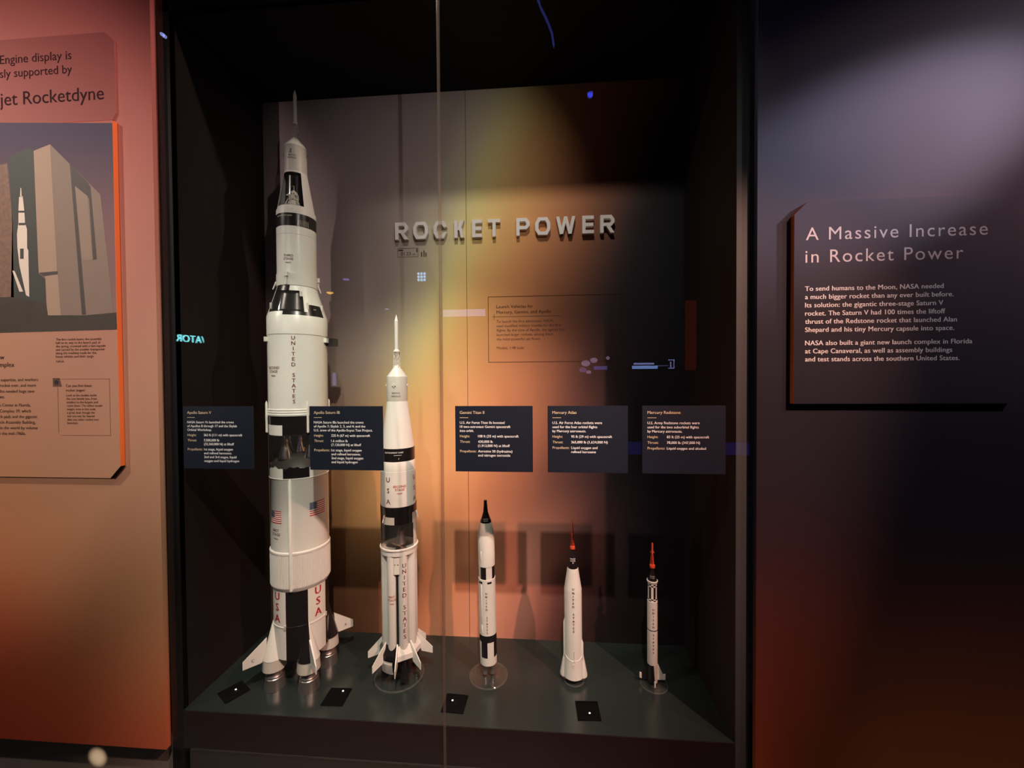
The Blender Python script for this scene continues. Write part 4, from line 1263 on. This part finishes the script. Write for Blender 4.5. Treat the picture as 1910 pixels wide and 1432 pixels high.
def downlight(px, py, depth, r, c, s, lab, sz=.6):
    p = refl(px, py, depth)
    t = thing('downlight', lab, 'lamp', (p.x, p.y, p.z), 'lamps of the gallery behind the visitor')
    mb = MB(); mb.lathe([(r * 1.15, r * 1.2), (r * 1.15, r * .2), (r * 1.02, r * .1), (r * .9, r * .6), (.001, r * .65)], 24); mb.build('housing', M_FIXTURE, t)
    mb = MB(); mb.sphere((0, 0, r * .1), r * .9, 16, 0, sz); mb.build('bulb', glow(lab.split()[0], c, s), t)
    MB().tube((0, 0, r * 1.1), (0, 0, 4.0 - p.z), .006).build('stem', M_FIXTURE, t)


downlight(615, 546, 4.0, .052, (1.0, .55, .06), 9, 'amber hanging lamp of the gallery mirrored in the glass right of the tallest rocket', .45)
downlight(645, 521, 4.0, .045, (.40, .36, 1.0), 4, 'violet hanging lamp of the gallery mirrored above the amber one', .4)

downlight(721, 576, 4.0, .030, (.55, .50, 1.0), 4, 'mauve little hanging lamp mirrored just above the second tallest rocket', .5)
downlight(1101, 175, 1.6, .022, (.06, .08, 1.0), 10, 'blue lamp mirrored in the dark top of the case', 1.0)
downlight(303, 64, 1.3, .016, (.35, .42, 1.0), 10, 'ice-blue lamp mirrored at the upper left corner of the case', 1.0)
# square LED cluster
p = refl(786, 516, 4.0); t = thing('led_cluster', 'square cluster of nine ice-blue leds mirrored under the raised letters', 'lamp', p)
MB().box(-.075, .075, -.03, 0, -.075, .075).build('housing', M_FIXTURE, t)
MB().tube((0, -.02, .07), (0, -.02, 4.0 - p.z), .006).build('stem', M_FIXTURE, t)
mg = glow('led', (.35, .62, 1.0), 10)
for i in range(3):
    for k in range(3): MB().sphere(((i - 1) * .042, .003, (k - 1) * .042), .018, 10).build('led', mg, t)


def screen(px0, px1, py0, py1, depth, c, s, name, lab, cat):
    a = refl(px0, py0, depth); b = refl(px1, py1, depth)
    t = thing(name, lab, cat, (a.x, a.y, b.z))
    w, h = b.x - a.x, a.z - b.z
    MB().box(-.01, w + .01, -.04, -.001, -.01, h + .01).build('housing', M_FIXTURE, t)
    mb = MB(); mb.box(0, w, -.001, 0, 0, h); mb.build('lit_face', glow(name + lab[:9], c, s), t)
    return t, w, h


screen(826, 905, 577.5, 589, 4.2, (.55, .52, .95), 3.4, 'light_bar', 'lavender light bar mirrored at the right of the glass joint', 'light')
screen(619.5, 626.5, 695, 719, 4.2, (.42, .40, .95), 2.6, 'light_bar', 'upright violet light bar mirrored beside the tallest rocket', 'light')
screen(1278, 1299, 560, 690, 4.2, (.75, .10, .04), .3, 'light_column', 'dim red light column mirrored in the dark right end of the case', 'light')
screen(1172, 1398, 824, 849, 4.2, (.05, .05, .42), .9, 'light_bench', 'long dark blue lit bench front mirrored behind the two right caption plates', 'light')
t, w, h = screen(1179, 1227, 682, 687.5, 4.2, (.30, .45, 1.0), 5, 'exhibit_screen', 'ice-blue exhibit screen with three bars mirrored left of the red column', 'screen')
mb = MB(); mb.box(.02, w * .86, -.001, 0, h * 1.35, h * 1.9); mb.box(w, w + .14, -.001, 0, h * .9, h * 1.0)
for z in (h * 0, h * 2.6): mb.box(w + .14, w + .22, -.001, 0, z, z + .012)
mb.box(w + .21, w + .22, -.001, 0, 0, h * 2.6)
mb.box(w + .165, w + .18, -.001, 0, h * .5, h * 2.1)
mb.build('lit_marks', glow('marks', (.40, .45, 1.0), 4), t)
p = refl(1105, 680, 4.2); t = thing('exhibit_screen', 'small pink and violet picture screen mirrored above the plain white rocket\'s plate', 'screen', p)
MB().box(-.26, .30, -.05, -.001, -.20, .16).build('housing', M_FIXTURE, t)
mb = MB()
for x, z, r, m in ((.02, .06, .05, 0), (-.09, .02, .06, 0), (-.13, -.07, .05, 1), (-.05, -.10, .035, 0)): mb.sphere((x, 0, z), r, 12, m, .7)
mb.box(.02, .20, 0, .002, -.07, -.02, 2); mb.sphere((.21, 0, .09), .025, 10, 0)
mb.build('picture', [glow('pink', (.75, .5, .8), 2.2), glow('purple', (.35, .22, .6), 2.0), glow('indigo', (.25, .2, .8), 2.0)], t)
# the elevator sign, angled away, partly hidden by a column
t = thing('elevator_sign', 'cyan lit ELEVATOR sign mirrored backwards in the left end of the glass', 'sign', refl(328, 636, 4.0))
ux, uy = -.20, .98
t.rotation_euler = Matrix(((ux, uy, 0), (0, 0, 1), (uy, -ux, 0))).transposed().to_euler()
vs, fs, w = glyphs('ELEVATOR', .02, 3, 1.0)
vv, _, wv = glyphs('VATOR', .02, 3, 1.0)
SZ = .148; wide = .43 / (wv * SZ)
mb = MB()
for k, dx in enumerate((0, -.025, .025)):
    b = len(mb.v)
    for vx, vy in vs: mb.v.append(((vx + dx - w) * SZ * wide, vy * SZ, k * .0002))
    for f in fs: mb.face([b + i for i in f])
mb.build('lettering', glow('cyan', (.22, .85, .92), 15), t)
MB().box(-w * SZ * wide - .05, .05, -.04, SZ * .72 + .04, -.05, -.004).build('sign_box', M_FIXTURE, t)
ca = at(379, 630, 3.85).x
MB().box(ca, ca + .30, -4.05, -3.85, FLZ, 3.75).build('column', M_FIXTURE, None)['kind'] = 'structure'
pts = [refl(px, py, 1.2) for px, py in ((1000, -12), (1010, 15), (1022, 40), (1030, 62), (1033, 84))]
t = thing('light_strip', 'curved dim blue light strip mirrored at the top of the case', 'light', pts[-1])
mb = MB()
for p, q in zip(pts, pts[1:]): mb.tube(p - pts[-1], q - pts[-1], .006, 8)
mb.build('lit_tube', glow('strip', (.12, .16, .85), 1.6), t)
MB().tube((pts[1] - pts[-1]) + Vector((0, .006, .004)), Vector((pts[1].x - pts[-1].x, .006, 3.75 - pts[-1].z)), .004).build('stem', M_FIXTURE, t)
